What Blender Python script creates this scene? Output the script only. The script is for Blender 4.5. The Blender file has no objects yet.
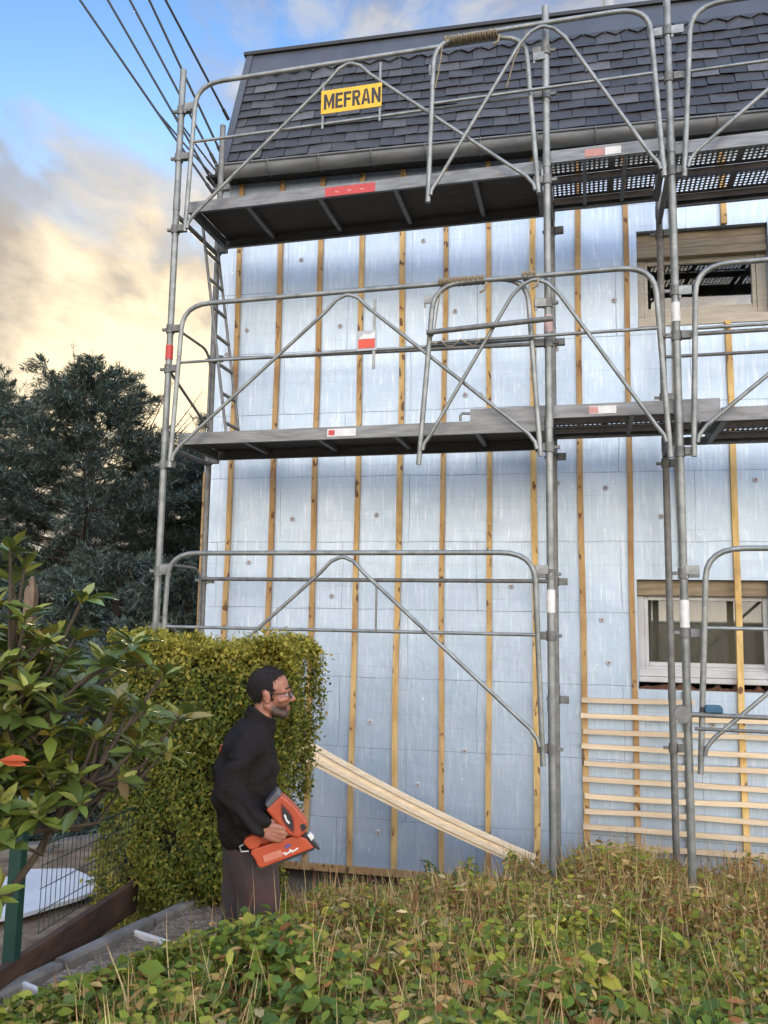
import bpy, math, random
import numpy as np
from mathutils import Vector, Matrix, Quaternion
R = math.radians
rng = np.random.default_rng(7)
random.seed(7)
sc = bpy.context.scene
col = sc.collection

# ------------------------------------------------------------------ camera
cam_d = bpy.data.cameras.new('camera'); cam = bpy.data.objects.new('camera', cam_d); col.objects.link(cam)
yaw, pitch, roll = 0.2464, 0.1221, 0.016
w = Vector((-math.sin(yaw)*math.cos(pitch), math.cos(yaw)*math.cos(pitch), math.sin(pitch)))
r0 = Vector((math.cos(yaw), math.sin(yaw), 0)); u0 = r0.cross(w)
rr = r0*math.cos(roll)+u0*math.sin(roll); uu = -r0*math.sin(roll)+u0*math.cos(roll)
M = Matrix((rr, uu, -w)).transposed().to_4x4(); M.translation = Vector((3.322, -5.8096, 1.7743))
cam.matrix_world = M
cam_d.sensor_fit = 'VERTICAL'; cam_d.sensor_height = 32.0; cam_d.lens = 805.3/1024*32.0
cam_d.clip_start = 0.05; cam_d.clip_end = 2000
sc.camera = cam

# ------------------------------------------------------------------ materials
def mat(name):
    m = bpy.data.materials.new(name); m.use_nodes = True
    nt = m.node_tree; b = nt.nodes['Principled BSDF']
    return m, nt, b
def N(nt, t, **k):
    n = nt.nodes.new(t)
    for a, v in k.items():
        if a in n.inputs: n.inputs[a].default_value = v
        else: setattr(n, a, v)
    return n
def L(nt, a, b): nt.links.new(a, b)
def ramp(nt, fac, stops):
    n = nt.nodes.new('ShaderNodeValToRGB'); L(nt, fac, n.inputs[0])
    e = n.color_ramp.elements
    while len(e) < len(stops): e.new(0.5)
    for el, (p, c) in zip(e, stops):
        el.position = p; el.color = (*c, 1) if len(c) == 3 else c
    return n.outputs[0]
def noise(nt, scale, detail=4, rough=.6, vec=None, stretch=None, coord='Object'):
    tc = nt.nodes.new('ShaderNodeTexCoord'); src = tc.outputs[coord] if vec is None else vec
    if stretch:
        mp = nt.nodes.new('ShaderNodeMapping'); mp.inputs['Scale'].default_value = stretch
        L(nt, src, mp.inputs[0]); src = mp.outputs[0]
    n = nt.nodes.new('ShaderNodeTexNoise'); n.inputs['Scale'].default_value = scale
    n.inputs['Detail'].default_value = detail; n.inputs['Roughness'].default_value = rough
    L(nt, src, n.inputs[0]); return n.outputs[0]
def mix(nt, fac, a, b, mode='MIX'):
    n = nt.nodes.new('ShaderNodeMix'); n.data_type = 'RGBA'; n.blend_type = mode
    for s, v in ((0, fac), (6, a), (7, b)):
        if isinstance(v, (int, float)): n.inputs[s].default_value = v
        elif isinstance(v, tuple): n.inputs[s].default_value = (*v, 1)
        else: L(nt, v, n.inputs[s])
    return n.outputs[2]
def math_(nt, op, a, b=None, c=None):
    n = nt.nodes.new('ShaderNodeMath'); n.operation = op
    for i, v in enumerate((a, b, c)):
        if v is None: continue
        if isinstance(v, (int, float)): n.inputs[i].default_value = v
        else: L(nt, v, n.inputs[i])
    return n.outputs[0]
def bump(nt, b, h, strength=.3, dist=.01):
    n = nt.nodes.new('ShaderNodeBump'); n.inputs['Strength'].default_value = strength; n.inputs['Distance'].default_value = dist
    L(nt, h, n.inputs['Height']); L(nt, n.outputs[0], b.inputs['Normal'])
def simple(name, c1, c2=None, scale=8, rough=.6, metal=0, bmp=0, stretch=None, bscale=None, objvar=0, p=(.35, .7)):
    m, nt, b = mat(name); c2 = c2 or tuple(x*.75 for x in c1)
    f = noise(nt, scale, 6, .62, stretch=stretch)
    c = ramp(nt, f, [(p[0], c1), (p[1], c2)])
    if objvar:
        oi = nt.nodes.new('ShaderNodeObjectInfo')
        hsv = nt.nodes.new('ShaderNodeHueSaturation'); L(nt, c, hsv.inputs['Color'])
        L(nt, math_(nt, 'MULTIPLY_ADD', oi.outputs['Random'], 2*objvar, 1-objvar), hsv.inputs['Value'])
        L(nt, math_(nt, 'MULTIPLY_ADD', oi.outputs['Random'], objvar*.06, .5-objvar*.03), hsv.inputs['Hue'])
        c = hsv.outputs[0]
    if 'galvanised' in name:       # mortar and plaster splashes, a little rust
        c = mix(nt, ramp(nt, noise(nt, 42, 4, .6), [(.66,(0,)*3),(.70,(.8,)*3)]), c, (.42,.41,.38)); c = mix(nt, ramp(nt, noise(nt, 17, 5, .7), [(.66,(0,)*3),(.76,(.7,)*3)]), c, (.13,.075,.045))
    if name == 'treated_pine':     # knots and nail stains
        kn = noise(nt, 13, 2, .4, stretch=(1.6,1,.8)); c = mix(nt, ramp(nt, kn, [(.63,(0,)*3),(.69,(.9,)*3)]), c, (.10,.045,.02)); c = mix(nt, ramp(nt, noise(nt, 2.2, 4, .6, stretch=(2,2,1)), [(.5,(0,)*3),(.7,(.6,)*3)]), c, (.24,.11,.04))
    L(nt, c, b.inputs['Base Color']); b.inputs['Roughness'].default_value = rough; b.inputs['Metallic'].default_value = metal
    if bmp: bump(nt, b, noise(nt, bscale or scale*3, 5, .6, stretch=stretch), bmp, .01)
    return m

STEEL = simple('galvanised_steel', (.29,.305,.295), (.17,.185,.178), 9, .5, .55, .15, bscale=60, p=(.38,.66), objvar=.1)
STEEL2 = simple('old_galvanised_steel', (.21,.215,.205), (.11,.11,.105), 14, .6, .4, .2, bscale=70, objvar=.1)
DECKM = simple('deck_side_steel', (.22,.23,.235), (.12,.123,.125), 5, .5, .5, .1, stretch=(1,6,6))
DARKDECK = simple('weathered_deck_board', (.055,.042,.034), (.03,.024,.02), 5, .7, 0, .3, stretch=(1,6,1))
PERF = simple('perforated_steel', (.16,.14,.13), (.09,.08,.075), 6, .6, .4, .1)
BATTEN = simple('treated_pine', (.60,.41,.175), (.42,.25,.09), 5, .7, 0, .3, stretch=(5,5,.8), objvar=.3, p=(.3,.72))
LATH = simple('fresh_pine', (.76,.62,.43), (.62,.47,.29), 4, .65, 0, .2, stretch=(.8,6,6), objvar=.14)
PLANK = simple('planed_spruce', (.84,.70,.50), (.68,.52,.32), 4, .6, 0, .15, stretch=(.8,8,8), objvar=.14)
FRAMEW = simple('painted_window_frame', (.56,.57,.57), (.47,.47,.46), 6, .5, 0, .1)
FRAMEB = simple('bare_window_wood', (.52,.48,.41), (.40,.36,.29), 5, .7, 0, .3, stretch=(1,6,6))
BOXW = simple('blind_box_timber', (.33,.26,.17), (.17,.13,.085), 4, .75, 0, .4, stretch=(.8,5,7))
BRICKW = simple('bare_masonry', (.3,.24,.19), (.2,.15,.12), 8, .9, 0, .4)
ZINC = simple('weathered_zinc', (.085,.092,.10), (.058,.063,.07), 3, .5, .35, .1, stretch=(1,1,.3))
GUTTER = simple('gutter_zinc', (.19,.2,.2), (.11,.12,.12), 4, .55, .35, .1, stretch=(1,4,4))
BLACK = simple('black_rubber', (.014,.014,.015), (.01,.01,.01), 10, .5)
ROPE = simple('old_rope', (.3,.25,.17), (.17,.13,.08), 60, .9, 0, .4)
RED = simple('red_label', (.55,.05,.045), (.4,.04,.04), 20, .5)
WHITE = simple('white_label', (.72,.72,.7), (.55,.55,.53), 20, .5)
YELLOW = simple('yellow_enamel', (.78,.47,.015), (.68,.39,.012), 12, .45)
SIGNINK = simple('black_ink', (.012,.012,.012), (.018,.018,.018), 10, .5)
DARKWOOD = simple('dark_eave_board', (.045,.04,.036), (.025,.022,.02), 8, .8)
CONC = simple('old_concrete', (.22,.2,.175), (.11,.1,.085), 7, .9, 0, .4)
WHITEC = simple('white_edging', (.62,.61,.58), (.45,.43,.4), 12, .8, 0, .2)
RUSTB = simple('brown_retaining_board', (.085,.042,.024), (.03,.018,.011), 5, .9, 0, .5, stretch=(1,1,4))
GREENP = simple('green_coated_steel', (.005,.042,.032), (.004,.03,.023), 8, .45)
GREENW = simple('dark_green_wire', (.02,.045,.04), (.015,.03,.028), 8, .5)
OLDWOOD = simple('grey_brown_post', (.2,.14,.09), (.1,.07,.045), 6, .9, 0, .4, stretch=(5,5,.8))
BARK = simple('dark_bark', (.075,.055,.042), (.035,.026,.02), 14, .95, 0, .6, stretch=(3,3,.6))
STEM = simple('shrub_stem', (.075,.055,.038), (.035,.027,.02), 20, .9, 0, .5)
HCORE = simple('hedge_twigs', (.025,.022,.012), (.014,.012,.008), 15, 1)
BLUE = simple('blue_plastic', (.03,.11,.19), (.02,.08,.14), 12, .5)
WHITEB = simple('plain_white', (.62,.62,.62), (.5,.5,.5), 3, .5)

# slates / leaves: colour of each piece carried by its own attribute
def attr_mat(name, rough, trans=0, nscale=0, spec=.5, bmp=0):
    m, nt, b = mat(name)
    a = nt.nodes.new('ShaderNodeAttribute'); a.attribute_name = 'tint'
    c = a.outputs['Color']
    if nscale:
        f = noise(nt, nscale, 5, .65)
        c = mix(nt, 1.0, c, ramp(nt, f, [(.3, (.72,.72,.72)), (.7, (1.2,1.2,1.2))]), 'MULTIPLY')
    L(nt, c, b.inputs['Base Color']); b.inputs['Roughness'].default_value = rough
    b.inputs['Specular IOR Level'].default_value = spec
    if bmp: bump(nt, b, noise(nt, nscale*3, 4), bmp, .01)
    if trans:
        t = nt.nodes.new('ShaderNodeBsdfTranslucent'); L(nt, c, t.inputs[0])
        mx = nt.nodes.new('ShaderNodeMixShader'); mx.inputs[0].default_value = trans
        L(nt, b.outputs[0], mx.inputs[1]); L(nt, t.outputs[0], mx.inputs[2])
        L(nt, mx.outputs[0], nt.nodes['Material Output'].inputs[0])
    return m
SLATE = attr_mat('natural_slate', .55, 0, 18, .4, .25)
LEAF = attr_mat('leaf', .6, .35, 0, .25)
GLOSSLEAF = attr_mat('leathery_leaf', .38, .15, 0, .5)
NEEDLE = attr_mat('needles', .7, .12, 0, .25)

def foil():
    m, nt, b = mat('foil_faced_insulation')
    tc = nt.nodes.new('ShaderNodeTexCoord')
    sx = nt.nodes.new('ShaderNodeSeparateXYZ'); L(nt, tc.outputs['Object'], sx.inputs[0])
    cx = nt.nodes.new('ShaderNodeCombineXYZ'); L(nt, sx.outputs[0], cx.inputs[0]); L(nt, sx.outputs[2], cx.inputs[1])
    v = cx.outputs[0]
    # wobble
    wn = N(nt, 'ShaderNodeTexNoise', Scale=3.0, Detail=3.0); L(nt, v, wn.inputs[0])
    va = nt.nodes.new('ShaderNodeVectorMath'); va.operation = 'MULTIPLY_ADD'
    L(nt, wn.outputs[1], va.inputs[0]); va.inputs[1].default_value = (.035,.025,0); L(nt, v, va.inputs[2])
    vv = va.outputs[0]
    big = noise(nt, 1.3, 4, .6, vec=v)
    base = ramp(nt, big, [(.25, (.395,.505,.63)), (.75, (.47,.572,.682))])
    # vertical scuffs
    st = noise(nt, 5, 7, .7, vec=v, stretch=(9,.55,1))
    base = mix(nt, ramp(nt, st, [(.53,(0,0,0)),(.70,(.85,.85,.85))]), base, (.70,.75,.82))
    st2 = noise(nt, 4, 6, .7, vec=v, stretch=(16,.3,1))
    base = mix(nt, ramp(nt, st2, [(.58,(0,0,0)),(.75,(.5,.5,.5))]), base, (.25,.31,.40))
    # board joints
    br = nt.nodes.new('ShaderNodeTexBrick'); L(nt, vv, br.inputs[0])
    br.inputs['Scale'].default_value = 1; br.inputs['Brick Width'].default_value = 1.21; br.inputs['Row Height'].default_value = .6
    br.inputs['Mortar Size'].default_value = .0032; br.inputs['Mortar Smooth'].default_value = .3
    dash = noise(nt, 1.6, 3, .6, vec=v)
    j = math_(nt, 'MULTIPLY', br.outputs['Fac'], ramp(nt, dash, [(.35,(.15,.15,.15)),(.65,(.8,.8,.8))]))
    base = mix(nt, j, base, (.1,.12,.16))
    # fine printed grid, only in patches
    g = nt.nodes.new('ShaderNodeTexBrick'); L(nt, vv, g.inputs[0]); g.offset = 0
    g.inputs['Scale'].default_value = 1; g.inputs['Brick Width'].default_value = .1; g.inputs['Row Height'].default_value = .1
    g.inputs['Mortar Size'].default_value = .0026; g.inputs['Mortar Smooth'].default_value = .6
    gm = math_(nt, 'MULTIPLY', g.outputs['Fac'], ramp(nt, noise(nt, 2.2, 5, .75, vec=v, stretch=(1,1.6,1)), [(.45,(0,0,0)),(.66,(.6,.6,.6))]))
    base = mix(nt, gm, base, (.2,.24,.31))
    # small rips and tape specks
    sc_ = noise(nt, 11, 6, .75, vec=v, stretch=(5,.8,1)); scm = math_(nt,'MULTIPLY', ramp(nt, sc_, [(.60,(0,)*3),(.66,(1,)*3)]), ramp(nt, noise(nt, 1.1, 3, .6, vec=v), [(.5,(0,)*3),(.62,(.8,)*3)]))
    base = mix(nt, scm, base, (.82,.85,.88))
    sp = noise(nt, 26, 3, .5, vec=v)
    base = mix(nt, ramp(nt, sp, [(.72,(0,0,0)),(.75,(.8,.8,.8))]), base, (.9,.9,.9))
    L(nt, base, b.inputs['Base Color'])
    b.inputs['Metallic'].default_value = .45
    rg = ramp(nt, noise(nt, 6, 5, .7, vec=v), [(.3,(.40,.40,.40)),(.7,(.5,.5,.5))]); L(nt, rg, b.inputs['Roughness'])
    h1 = noise(nt, 1.7, 2, .5, vec=v); h2 = noise(nt, 14, 5, .65, vec=v, stretch=(1.4,.7,1))
    h = math_(nt, 'MULTIPLY_ADD', h2, .14, math_(nt, 'MULTIPLY_ADD', br.outputs['Fac'], -.08, math_(nt, 'MULTIPLY', h1, .55)))
    bump(nt, b, h, .5, .05)
    return m
FOIL = foil()

def glass(name, tint):
    m = bpy.data.materials.new(name); m.use_nodes = True; nt = m.node_tree; nt.nodes.clear()
    o = nt.nodes.new('ShaderNodeOutputMaterial'); t = N(nt, 'ShaderNodeBsdfTransparent', Color=(*tint, 1))
    g = N(nt, 'ShaderNodeBsdfGlossy', Roughness=.02); fr = N(nt, 'ShaderNodeFresnel', IOR=1.5)
    mx = nt.nodes.new('ShaderNodeMixShader')
    L(nt, math_(nt, 'MULTIPLY_ADD', fr.outputs[0], 1.6, .03), mx.inputs[0])
    L(nt, t.outputs[0], mx.inputs[1]); L(nt, g.outputs[0], mx.inputs[2]); L(nt, mx.outputs[0], o.inputs[0])
    return m
GLASS = glass('window_glass', (.8,.82,.8))

# ------------------------------------------------------------------ mesh builder
class MB:
    def __init__(s): s.v = []; s.f = []; s.m = []; s.s = []
    def add(s, vs, fs, mi=0, sm=False):
        o = len(s.v); s.v += [tuple(p) for p in vs]
        for f in fs: s.f.append([i+o for i in f]); s.m.append(mi); s.s.append(sm)
        return s
    def box(s, a, b, mi=0, X=None, ch=0):
        x0,y0,z0 = (min(p,q) for p,q in zip(a,b)); x1,y1,z1 = (max(p,q) for p,q in zip(a,b))
        vs = [(x,y,z) for z in (z0,z1) for y in (y0,y1) for x in (x0,x1)]
        if X is not None: vs = [X @ Vector(p) for p in vs]
        return s.add(vs, [(0,2,3,1),(4,5,7,6),(0,1,5,4),(2,6,7,3),(0,4,6,2),(1,3,7,5)], mi)
    def prism(s, poly, y0, y1, mi=0, X=None, axis='y'):
        n = len(poly)
        if axis == 'y': vs = [(p[0],y0,p[1]) for p in poly]+[(p[0],y1,p[1]) for p in poly]
        elif axis == 'x': vs = [(y0,p[0],p[1]) for p in poly]+[(y1,p[0],p[1]) for p in poly]
        else: vs = [(p[0],p[1],y0) for p in poly]+[(p[0],p[1],y1) for p in poly]
        if X is not None: vs = [X @ Vector(p) for p in vs]
        fs = [tuple(range(n)), tuple(range(2*n-1, n-1, -1))]+[(i,i+n,(i+1)%n+n,(i+1)%n) for i in range(n)]
        return s.add(vs, fs, mi)
    def tube(s, pts, r, n=8, mi=0, cap=True, sm=True):
        pts = [Vector(p) for p in pts]; k = len(pts)
        rs = r if isinstance(r, (list, tuple)) else [r]*k
        tg = []
        for i in range(k):
            a = pts[max(i-1,0)]; b = pts[min(i+1,k-1)]; d = (b-a)
            tg.append(d.normalized() if d.length > 1e-9 else Vector((0,0,1)))
        up = Vector((0,0,1)) if abs(tg[0].z) < .9 else Vector((1,0,0))
        nx = tg[0].cross(up).normalized(); vs = []
        for i in range(k):
            if i: nx = (nx-tg[i]*nx.dot(tg[i])).normalized()
            ny = tg[i].cross(nx)
            for j in range(n):
                t = 2*math.pi*j/n; vs.append(pts[i]+(nx*math.cos(t)+ny*math.sin(t))*rs[i])
        fs = [(i*n+j, i*n+(j+1)%n, (i+1)*n+(j+1)%n, (i+1)*n+j) for i in range(k-1) for j in range(n)]
        s.add(vs, fs, mi, sm)
        if cap:
            s.add(vs[:n], [tuple(range(n))[::-1]], mi); s.add(vs[-n:], [tuple(range(n))], mi)
        return s
    def ball(s, c, r, mi=0, n=10, m=7, X=None, sm=True):
        rx,ry,rz = (r,r,r) if isinstance(r,(int,float)) else r
        vs = [(0,0,-1)]
        for i in range(1,m):
            t = -math.pi/2+math.pi*i/m
            vs += [(math.cos(t)*math.cos(2*math.pi*j/n), math.cos(t)*math.sin(2*math.pi*j/n), math.sin(t)) for j in range(n)]
        vs.append((0,0,1))
        vs = [Vector((p[0]*rx,p[1]*ry,p[2]*rz)) for p in vs]
        if X is not None: vs = [X @ p for p in vs]
        vs = [p+Vector(c) for p in vs]
        fs = [(0,1+(j+1)%n,1+j) for j in range(n)]
        for i in range(m-2):
            for j in range(n):
                a = 1+i*n; fs.append((a+j, a+(j+1)%n, a+n+(j+1)%n, a+n+j))
        l = len(vs)-1; a = 1+(m-2)*n
        fs += [(a+j, a+(j+1)%n, l) for j in range(n)]
        return s.add(vs, fs, mi, sm)
    def mesh(s, name, mats):
        me = bpy.data.meshes.new(name); me.from_pydata(s.v, [], s.f)
        for m in (mats if isinstance(mats, (list,tuple)) else [mats]): me.materials.append(m)
        me.polygons.foreach_set('material_index', s.m); me.polygons.foreach_set('use_smooth', s.s)
        me.update(); return me
    def build(s, name, mats, parent=None, bev=0):
        o = bpy.data.objects.new(name, s.mesh(name, mats)); col.objects.link(o)
        if parent: o.parent = parent
        if bev:
            b = o.modifiers.new('bev', 'BEVEL'); b.width = bev; b.segments = 2; b.limit_method = 'ANGLE'; b.angle_limit = R(40)
        return o
def tag(o, label=None, cat=None, group=None, kind=None):
    for k, v in (('label',label),('category',cat),('group',group),('kind',kind)):
        if v: o[k] = v
    return o
def empty(name, loc=(0,0,0), rz=0):
    o = bpy.data.objects.new(name, None); col.objects.link(o); o.location = loc; o.rotation_euler.z = rz
    o.empty_display_size = .2; return o
def dup(o, loc=None, parent='same'):
    c = o.copy(); col.objects.link(c)
    if loc is not None: c.location = loc
    return c
def arc(c, r, a0, a1, n, plane='xz', y=0):
    out = []
    for i in range(n+1):
        a = R(a0+(a1-a0)*i/n); out.append((c[0]+r*math.cos(a), y, c[1]+r*math.sin(a)))
    return out

# leaves as one numpy mesh. P base points, D directions, Nn approximate up-normals
def leaves(name, P, D, Nn, Ln, Wd, C, m, parent=None, seg=1, droop=0.15, fold=.18):
    P = np.asarray(P,float); n = len(P)
    D = D/np.linalg.norm(D,axis=1,keepdims=True)
    S = np.cross(D,Nn); S /= np.linalg.norm(S,axis=1,keepdims=True)+1e-9
    U = np.cross(S,D); Ln = Ln.reshape(-1,1); Wd = Wd.reshape(-1,1)
    if seg == 1:
        V = np.stack([P, P+D*Ln*.45+S*Wd*.5+U*Wd*fold, P+D*Ln-U*Ln*droop, P+D*Ln*.45-S*Wd*.5+U*Wd*fold, P+D*Ln*.5], 1)
        F = np.array([[0,4,2,1],[0,3,2,4]]); k = 5
    else:
        st = [(.12,.35),(.4,1.),(.72,.78)]
        cols_ = [P]
        for t, wv in st:
            c = P+D*Ln*t-U*Ln*droop*t*t
            cols_ += [c+S*Wd*.5*wv+U*Wd*fold*wv, c, c-S*Wd*.5*wv+U*Wd*fold*wv]
        cols_.append(P+D*Ln-U*Ln*droop)
        V = np.stack(cols_,1); k = 11
        F = [[0,2,1,1],[0,3,2,2]]
        for a in (1,4): F += [[a,a+1,a+4,a+3],[a+1,a+2,a+5,a+4]]
        F += [[7,8,10,10],[8,9,10,10]]
    me = bpy.data.meshes.new(name)
    if seg == 1:
        Fa = (F[None]+np.arange(n)[:,None,None]*k).reshape(-1,4)
        me.vertices.add(n*k); me.vertices.foreach_set('co', V.reshape(-1))
        me.loops.add(Fa.size); me.loops.foreach_set('vertex_index', Fa.reshape(-1))
        me.polygons.add(len(Fa)); me.polygons.foreach_set('loop_start', np.arange(0,Fa.size,4)); 
        try: me.polygons.foreach_set('loop_total', np.full(len(Fa),4))
        except Exception: pass
    else:
        fs = []
        for f in F:
            fs.append(f[:3] if f[2] == f[3] else f)
        lens = [len(f) for f in fs]; flat = np.concatenate([np.array(f) for f in fs])
        tot = (flat[None]+np.arange(n)[:,None]*k).reshape(-1)
        ln = np.tile(lens,n); stt = np.concatenate([[0],np.cumsum(ln)[:-1]])
        me.vertices.add(n*k); me.vertices.foreach_set('co', V.reshape(-1))
        me.loops.add(len(tot)); me.loops.foreach_set('vertex_index', tot)
        me.polygons.add(len(ln)); me.polygons.foreach_set('loop_start', stt)
        try: me.polygons.foreach_set('loop_total', ln)
        except Exception: pass
    me.update(calc_edges=True); me.validate()
    a = me.attributes.new('tint','FLOAT_COLOR','POINT')
    Cc = np.concatenate([C, np.ones((n,1))],1); a.data.foreach_set('color', np.repeat(Cc,k,axis=0).reshape(-1))
    me.materials.append(m)
    o = bpy.data.objects.new(name, me); col.objects.link(o)
    if parent: o.parent = parent
    return o
def unit(n):
    v = rng.normal(size=(n,3)); return v/np.linalg.norm(v,axis=1,keepdims=True)
def palette(n, cols_, wts, jit=.18):
    c = np.array(cols_)[rng.choice(len(cols_), n, p=np.array(wts)/sum(wts))]
    return c*(1+jit*rng.normal(size=(n,1))).clip(.5,1.6)
def tint_faces(o, colors):    # per-face colour expanded to points is wrong for shared verts, so corner domain
    me = o.data; a = me.attributes.new('tint','FLOAT_COLOR','CORNER')
    out = []
    for p, c in zip(me.polygons, colors): out += [*c, 1]*p.loop_total
    a.data.foreach_set('color', out)

# ------------------------------------------------------------------ world and sun
SUN_EL, SUN_AZ = R(14), math.atan2(-.53, .85)     # azimuth measured from +Y towards +X
sd = Vector((math.sin(SUN_AZ)*math.cos(SUN_EL), math.cos(SUN_AZ)*math.cos(SUN_EL), math.sin(SUN_EL)))
wd = bpy.data.worlds.new('World'); sc.world = wd; wd.use_nodes = True
nt = wd.node_tree; bg = nt.nodes['Background']
sky = nt.nodes.new('ShaderNodeTexSky'); sky.sky_type = 'NISHITA'; sky.sun_disc = False
sky.sun_elevation = SUN_EL; sky.sun_rotation = SUN_AZ; sky.air_density = 1.0; sky.dust_density = .6; sky.ozone_density = 2.0
tc = nt.nodes.new('ShaderNodeTexCoord'); gv = tc.outputs['Generated']
nv = nt.nodes.new('ShaderNodeVectorMath'); nv.operation = 'NORMALIZE'; L(nt, gv, nv.inputs[0]); dv = nv.outputs[0]
dp = nt.nodes.new('ShaderNodeVectorMath'); dp.operation = 'DOT_PRODUCT'; L(nt, dv, dp.inputs[0]); dp.inputs[1].default_value = sd
sundot = dp.outputs['Value']
sz = nt.nodes.new('ShaderNodeSeparateXYZ'); L(nt, dv, sz.inputs[0])
warp = N(nt, 'ShaderNodeTexNoise', Scale=2.2, Detail=3.0); L(nt, dv, warp.inputs[0])
wv = nt.nodes.new('ShaderNodeVectorMath'); wv.operation = 'MULTIPLY_ADD'; L(nt, warp.outputs[1], wv.inputs[0]); wv.inputs[1].default_value = (.35,.35,.2); L(nt, dv, wv.inputs[2])
mp = nt.nodes.new('ShaderNodeMapping'); mp.inputs['Scale'].default_value = (1,1,1.7); mp.inputs['Location'].default_value = (.35,.2,.1); L(nt, wv.outputs[0], mp.inputs[0])
cn = N(nt, 'ShaderNodeTexNoise', Scale=2.6, Detail=9.0, Roughness=.56); L(nt, mp.outputs[0], cn.inputs[0])
# denser cloud low in the sky, thin wisps high up
bias = ramp(nt, sz.outputs[2], [(.0,(.30,)*3),(.38,(.24,)*3),(.56,(.05,)*3),(.8,(.0,)*3)])
dens = math_(nt, 'ADD', cn.outputs[0], bias)
cover = ramp(nt, dens, [(.50,(0,0,0)),(.60,(.75,.75,.75)),(.70,(1,1,1))])
of = nt.nodes.new('ShaderNodeVectorMath'); of.operation = 'ADD'; L(nt, mp.outputs[0], of.inputs[0]); of.inputs[1].default_value = (-.03,.045,.10)
cn2 = N(nt, 'ShaderNodeTexNoise', Scale=2.6, Detail=9.0, Roughness=.56); L(nt, of.outputs[0], cn2.inputs[0])
lit = math_(nt, 'MULTIPLY_ADD', math_(nt, 'SUBTRACT', cn.outputs[0], cn2.outputs[0]), 3.4, .5)
shade_n = N(nt, 'ShaderNodeTexNoise', Scale=5.5, Detail=9.0, Roughness=.6); L(nt, wv.outputs[0], shade_n.inputs[0])
lit = math_(nt, 'ADD', math_(nt, 'MULTIPLY', lit, .62), math_(nt, 'MULTIPLY', shade_n.outputs[0], .38))
ccol = ramp(nt, lit, [(.28,(1.3,1.2,1.15)),(.48,(1.65,1.5,1.38)),(.66,(2.5,2.36,2.15))])
glow = ramp(nt, sundot, [(.90,(0,0,0)),(.965,(.20,.20,.20)),(.988,(.7,.7,.7)),(1,(1,1,1))])
glown = mix(nt, 1.0, glow, ramp(nt, lit, [(.3,(.35,)*3),(.6,(1.15,)*3)]), 'MULTIPLY')
ccol = mix(nt, glown, ccol, (4.9,4.0,2.65))
# unseen sky opposite the low sun, brightened to light the house front
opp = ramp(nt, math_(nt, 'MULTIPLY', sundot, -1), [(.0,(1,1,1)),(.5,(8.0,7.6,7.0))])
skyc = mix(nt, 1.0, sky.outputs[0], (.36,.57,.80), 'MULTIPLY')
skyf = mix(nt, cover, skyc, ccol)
over = ramp(nt, sz.outputs[2], [(.74,(1,1,1)),(.92,(7.4,6.8,6.0))])  # overhead sky out of view brightened as well, to light the weeds
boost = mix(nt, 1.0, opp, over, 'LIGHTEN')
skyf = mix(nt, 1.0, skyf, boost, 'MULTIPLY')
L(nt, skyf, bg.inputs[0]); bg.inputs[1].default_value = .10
sl = bpy.data.lights.new('sun','SUN'); so = bpy.data.objects.new('sun', sl); col.objects.link(so)
sl.energy = 2.0; sl.angle = R(8); sl.color = (1,.78,.5)
so.rotation_euler = sd.to_track_quat('Z','Y').to_euler()

# ------------------------------------------------------------------ ground
def sstep(a,b,x):
    t = np.clip((x-a)/(b-a),0,1); return t*t*(3-2*t)
def gz(x,y):
    x = np.asarray(x,float); y = np.asarray(y,float)
    z = np.interp(y, [-7,-4.2,-3,-1.9,-.9,0,.4,1.2], [.3,.22,.08,-.06,-.20,-.40,-.48,-.55])
    z = z + .12*sstep(2.0,2.9,x)*sstep(-1.2,.2,y)*(1-sstep(3.6,5,x))
    pit = np.exp(-(((x-1.75)/.3)**2+((y+1.95)/.35)**2)); z = z*(1-.85*pit)+(-.215)*.85*pit
    pz = np.interp(y,[-4,-2.86,-1.11,-.2],[.28,.2,.06,-.25])
    inp = sstep(.98,1.08,x)*(1-sstep(1.40,1.85,x))*(1-sstep(-1.1,-.5,y))
    z = z*(1-inp)+(pz-.03)*inp
    left = 1-sstep(.55,1.0,x)
    zl = np.interp(y,[-7,-3.2,-2.6,.2,4],[.2,.1,-.3,-.5,-.6])
    return z*(1-left)+zl*left
def ground_grid(xs, ys):
    X,Y = np.meshgrid(xs,ys); Z = gz(X,Y)
    far = np.maximum(0, np.maximum(np.abs(X-2)-9, np.abs(Y)-9)); Z = np.where(far>0, Z*(1-np.clip(far/10,0,1))-.3*np.clip(far/10,0,1), Z)
    nx,ny = len(xs),len(ys)
    vs = np.stack([X,Y,Z],-1).reshape(-1,3)
    return vs.tolist(), [(j*nx+i,j*nx+i+1,(j+1)*nx+i+1,(j+1)*nx+i) for j in range(ny-1) for i in range(nx-1)]
GROUND, nt, b = mat('soil_and_litter')
f = noise(nt, 3, 8, .7); c = ramp(nt, f, [(.3,(.06,.045,.028)),(.55,(.11,.085,.05)),(.75,(.07,.075,.03))])
L(nt, c, b.inputs['Base Color']); b.inputs['Roughness'].default_value = 1; bump(nt, b, noise(nt, 25, 6, .7), .8, .03)
xs = np.concatenate([[-300,-120,-50,-25,-14,-9],np.arange(-6,8.01,.1),[10,14,25,50,120,300]])
ys = np.concatenate([[-300,-120,-50,-25,-14,-10],np.arange(-8,4.01,.1),[6,9,14,25,50,120,300]])
vs, fs = ground_grid(xs, ys)
tag(MB().add(vs, fs, 0, True).build('ground', GROUND), kind='structure')

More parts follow.
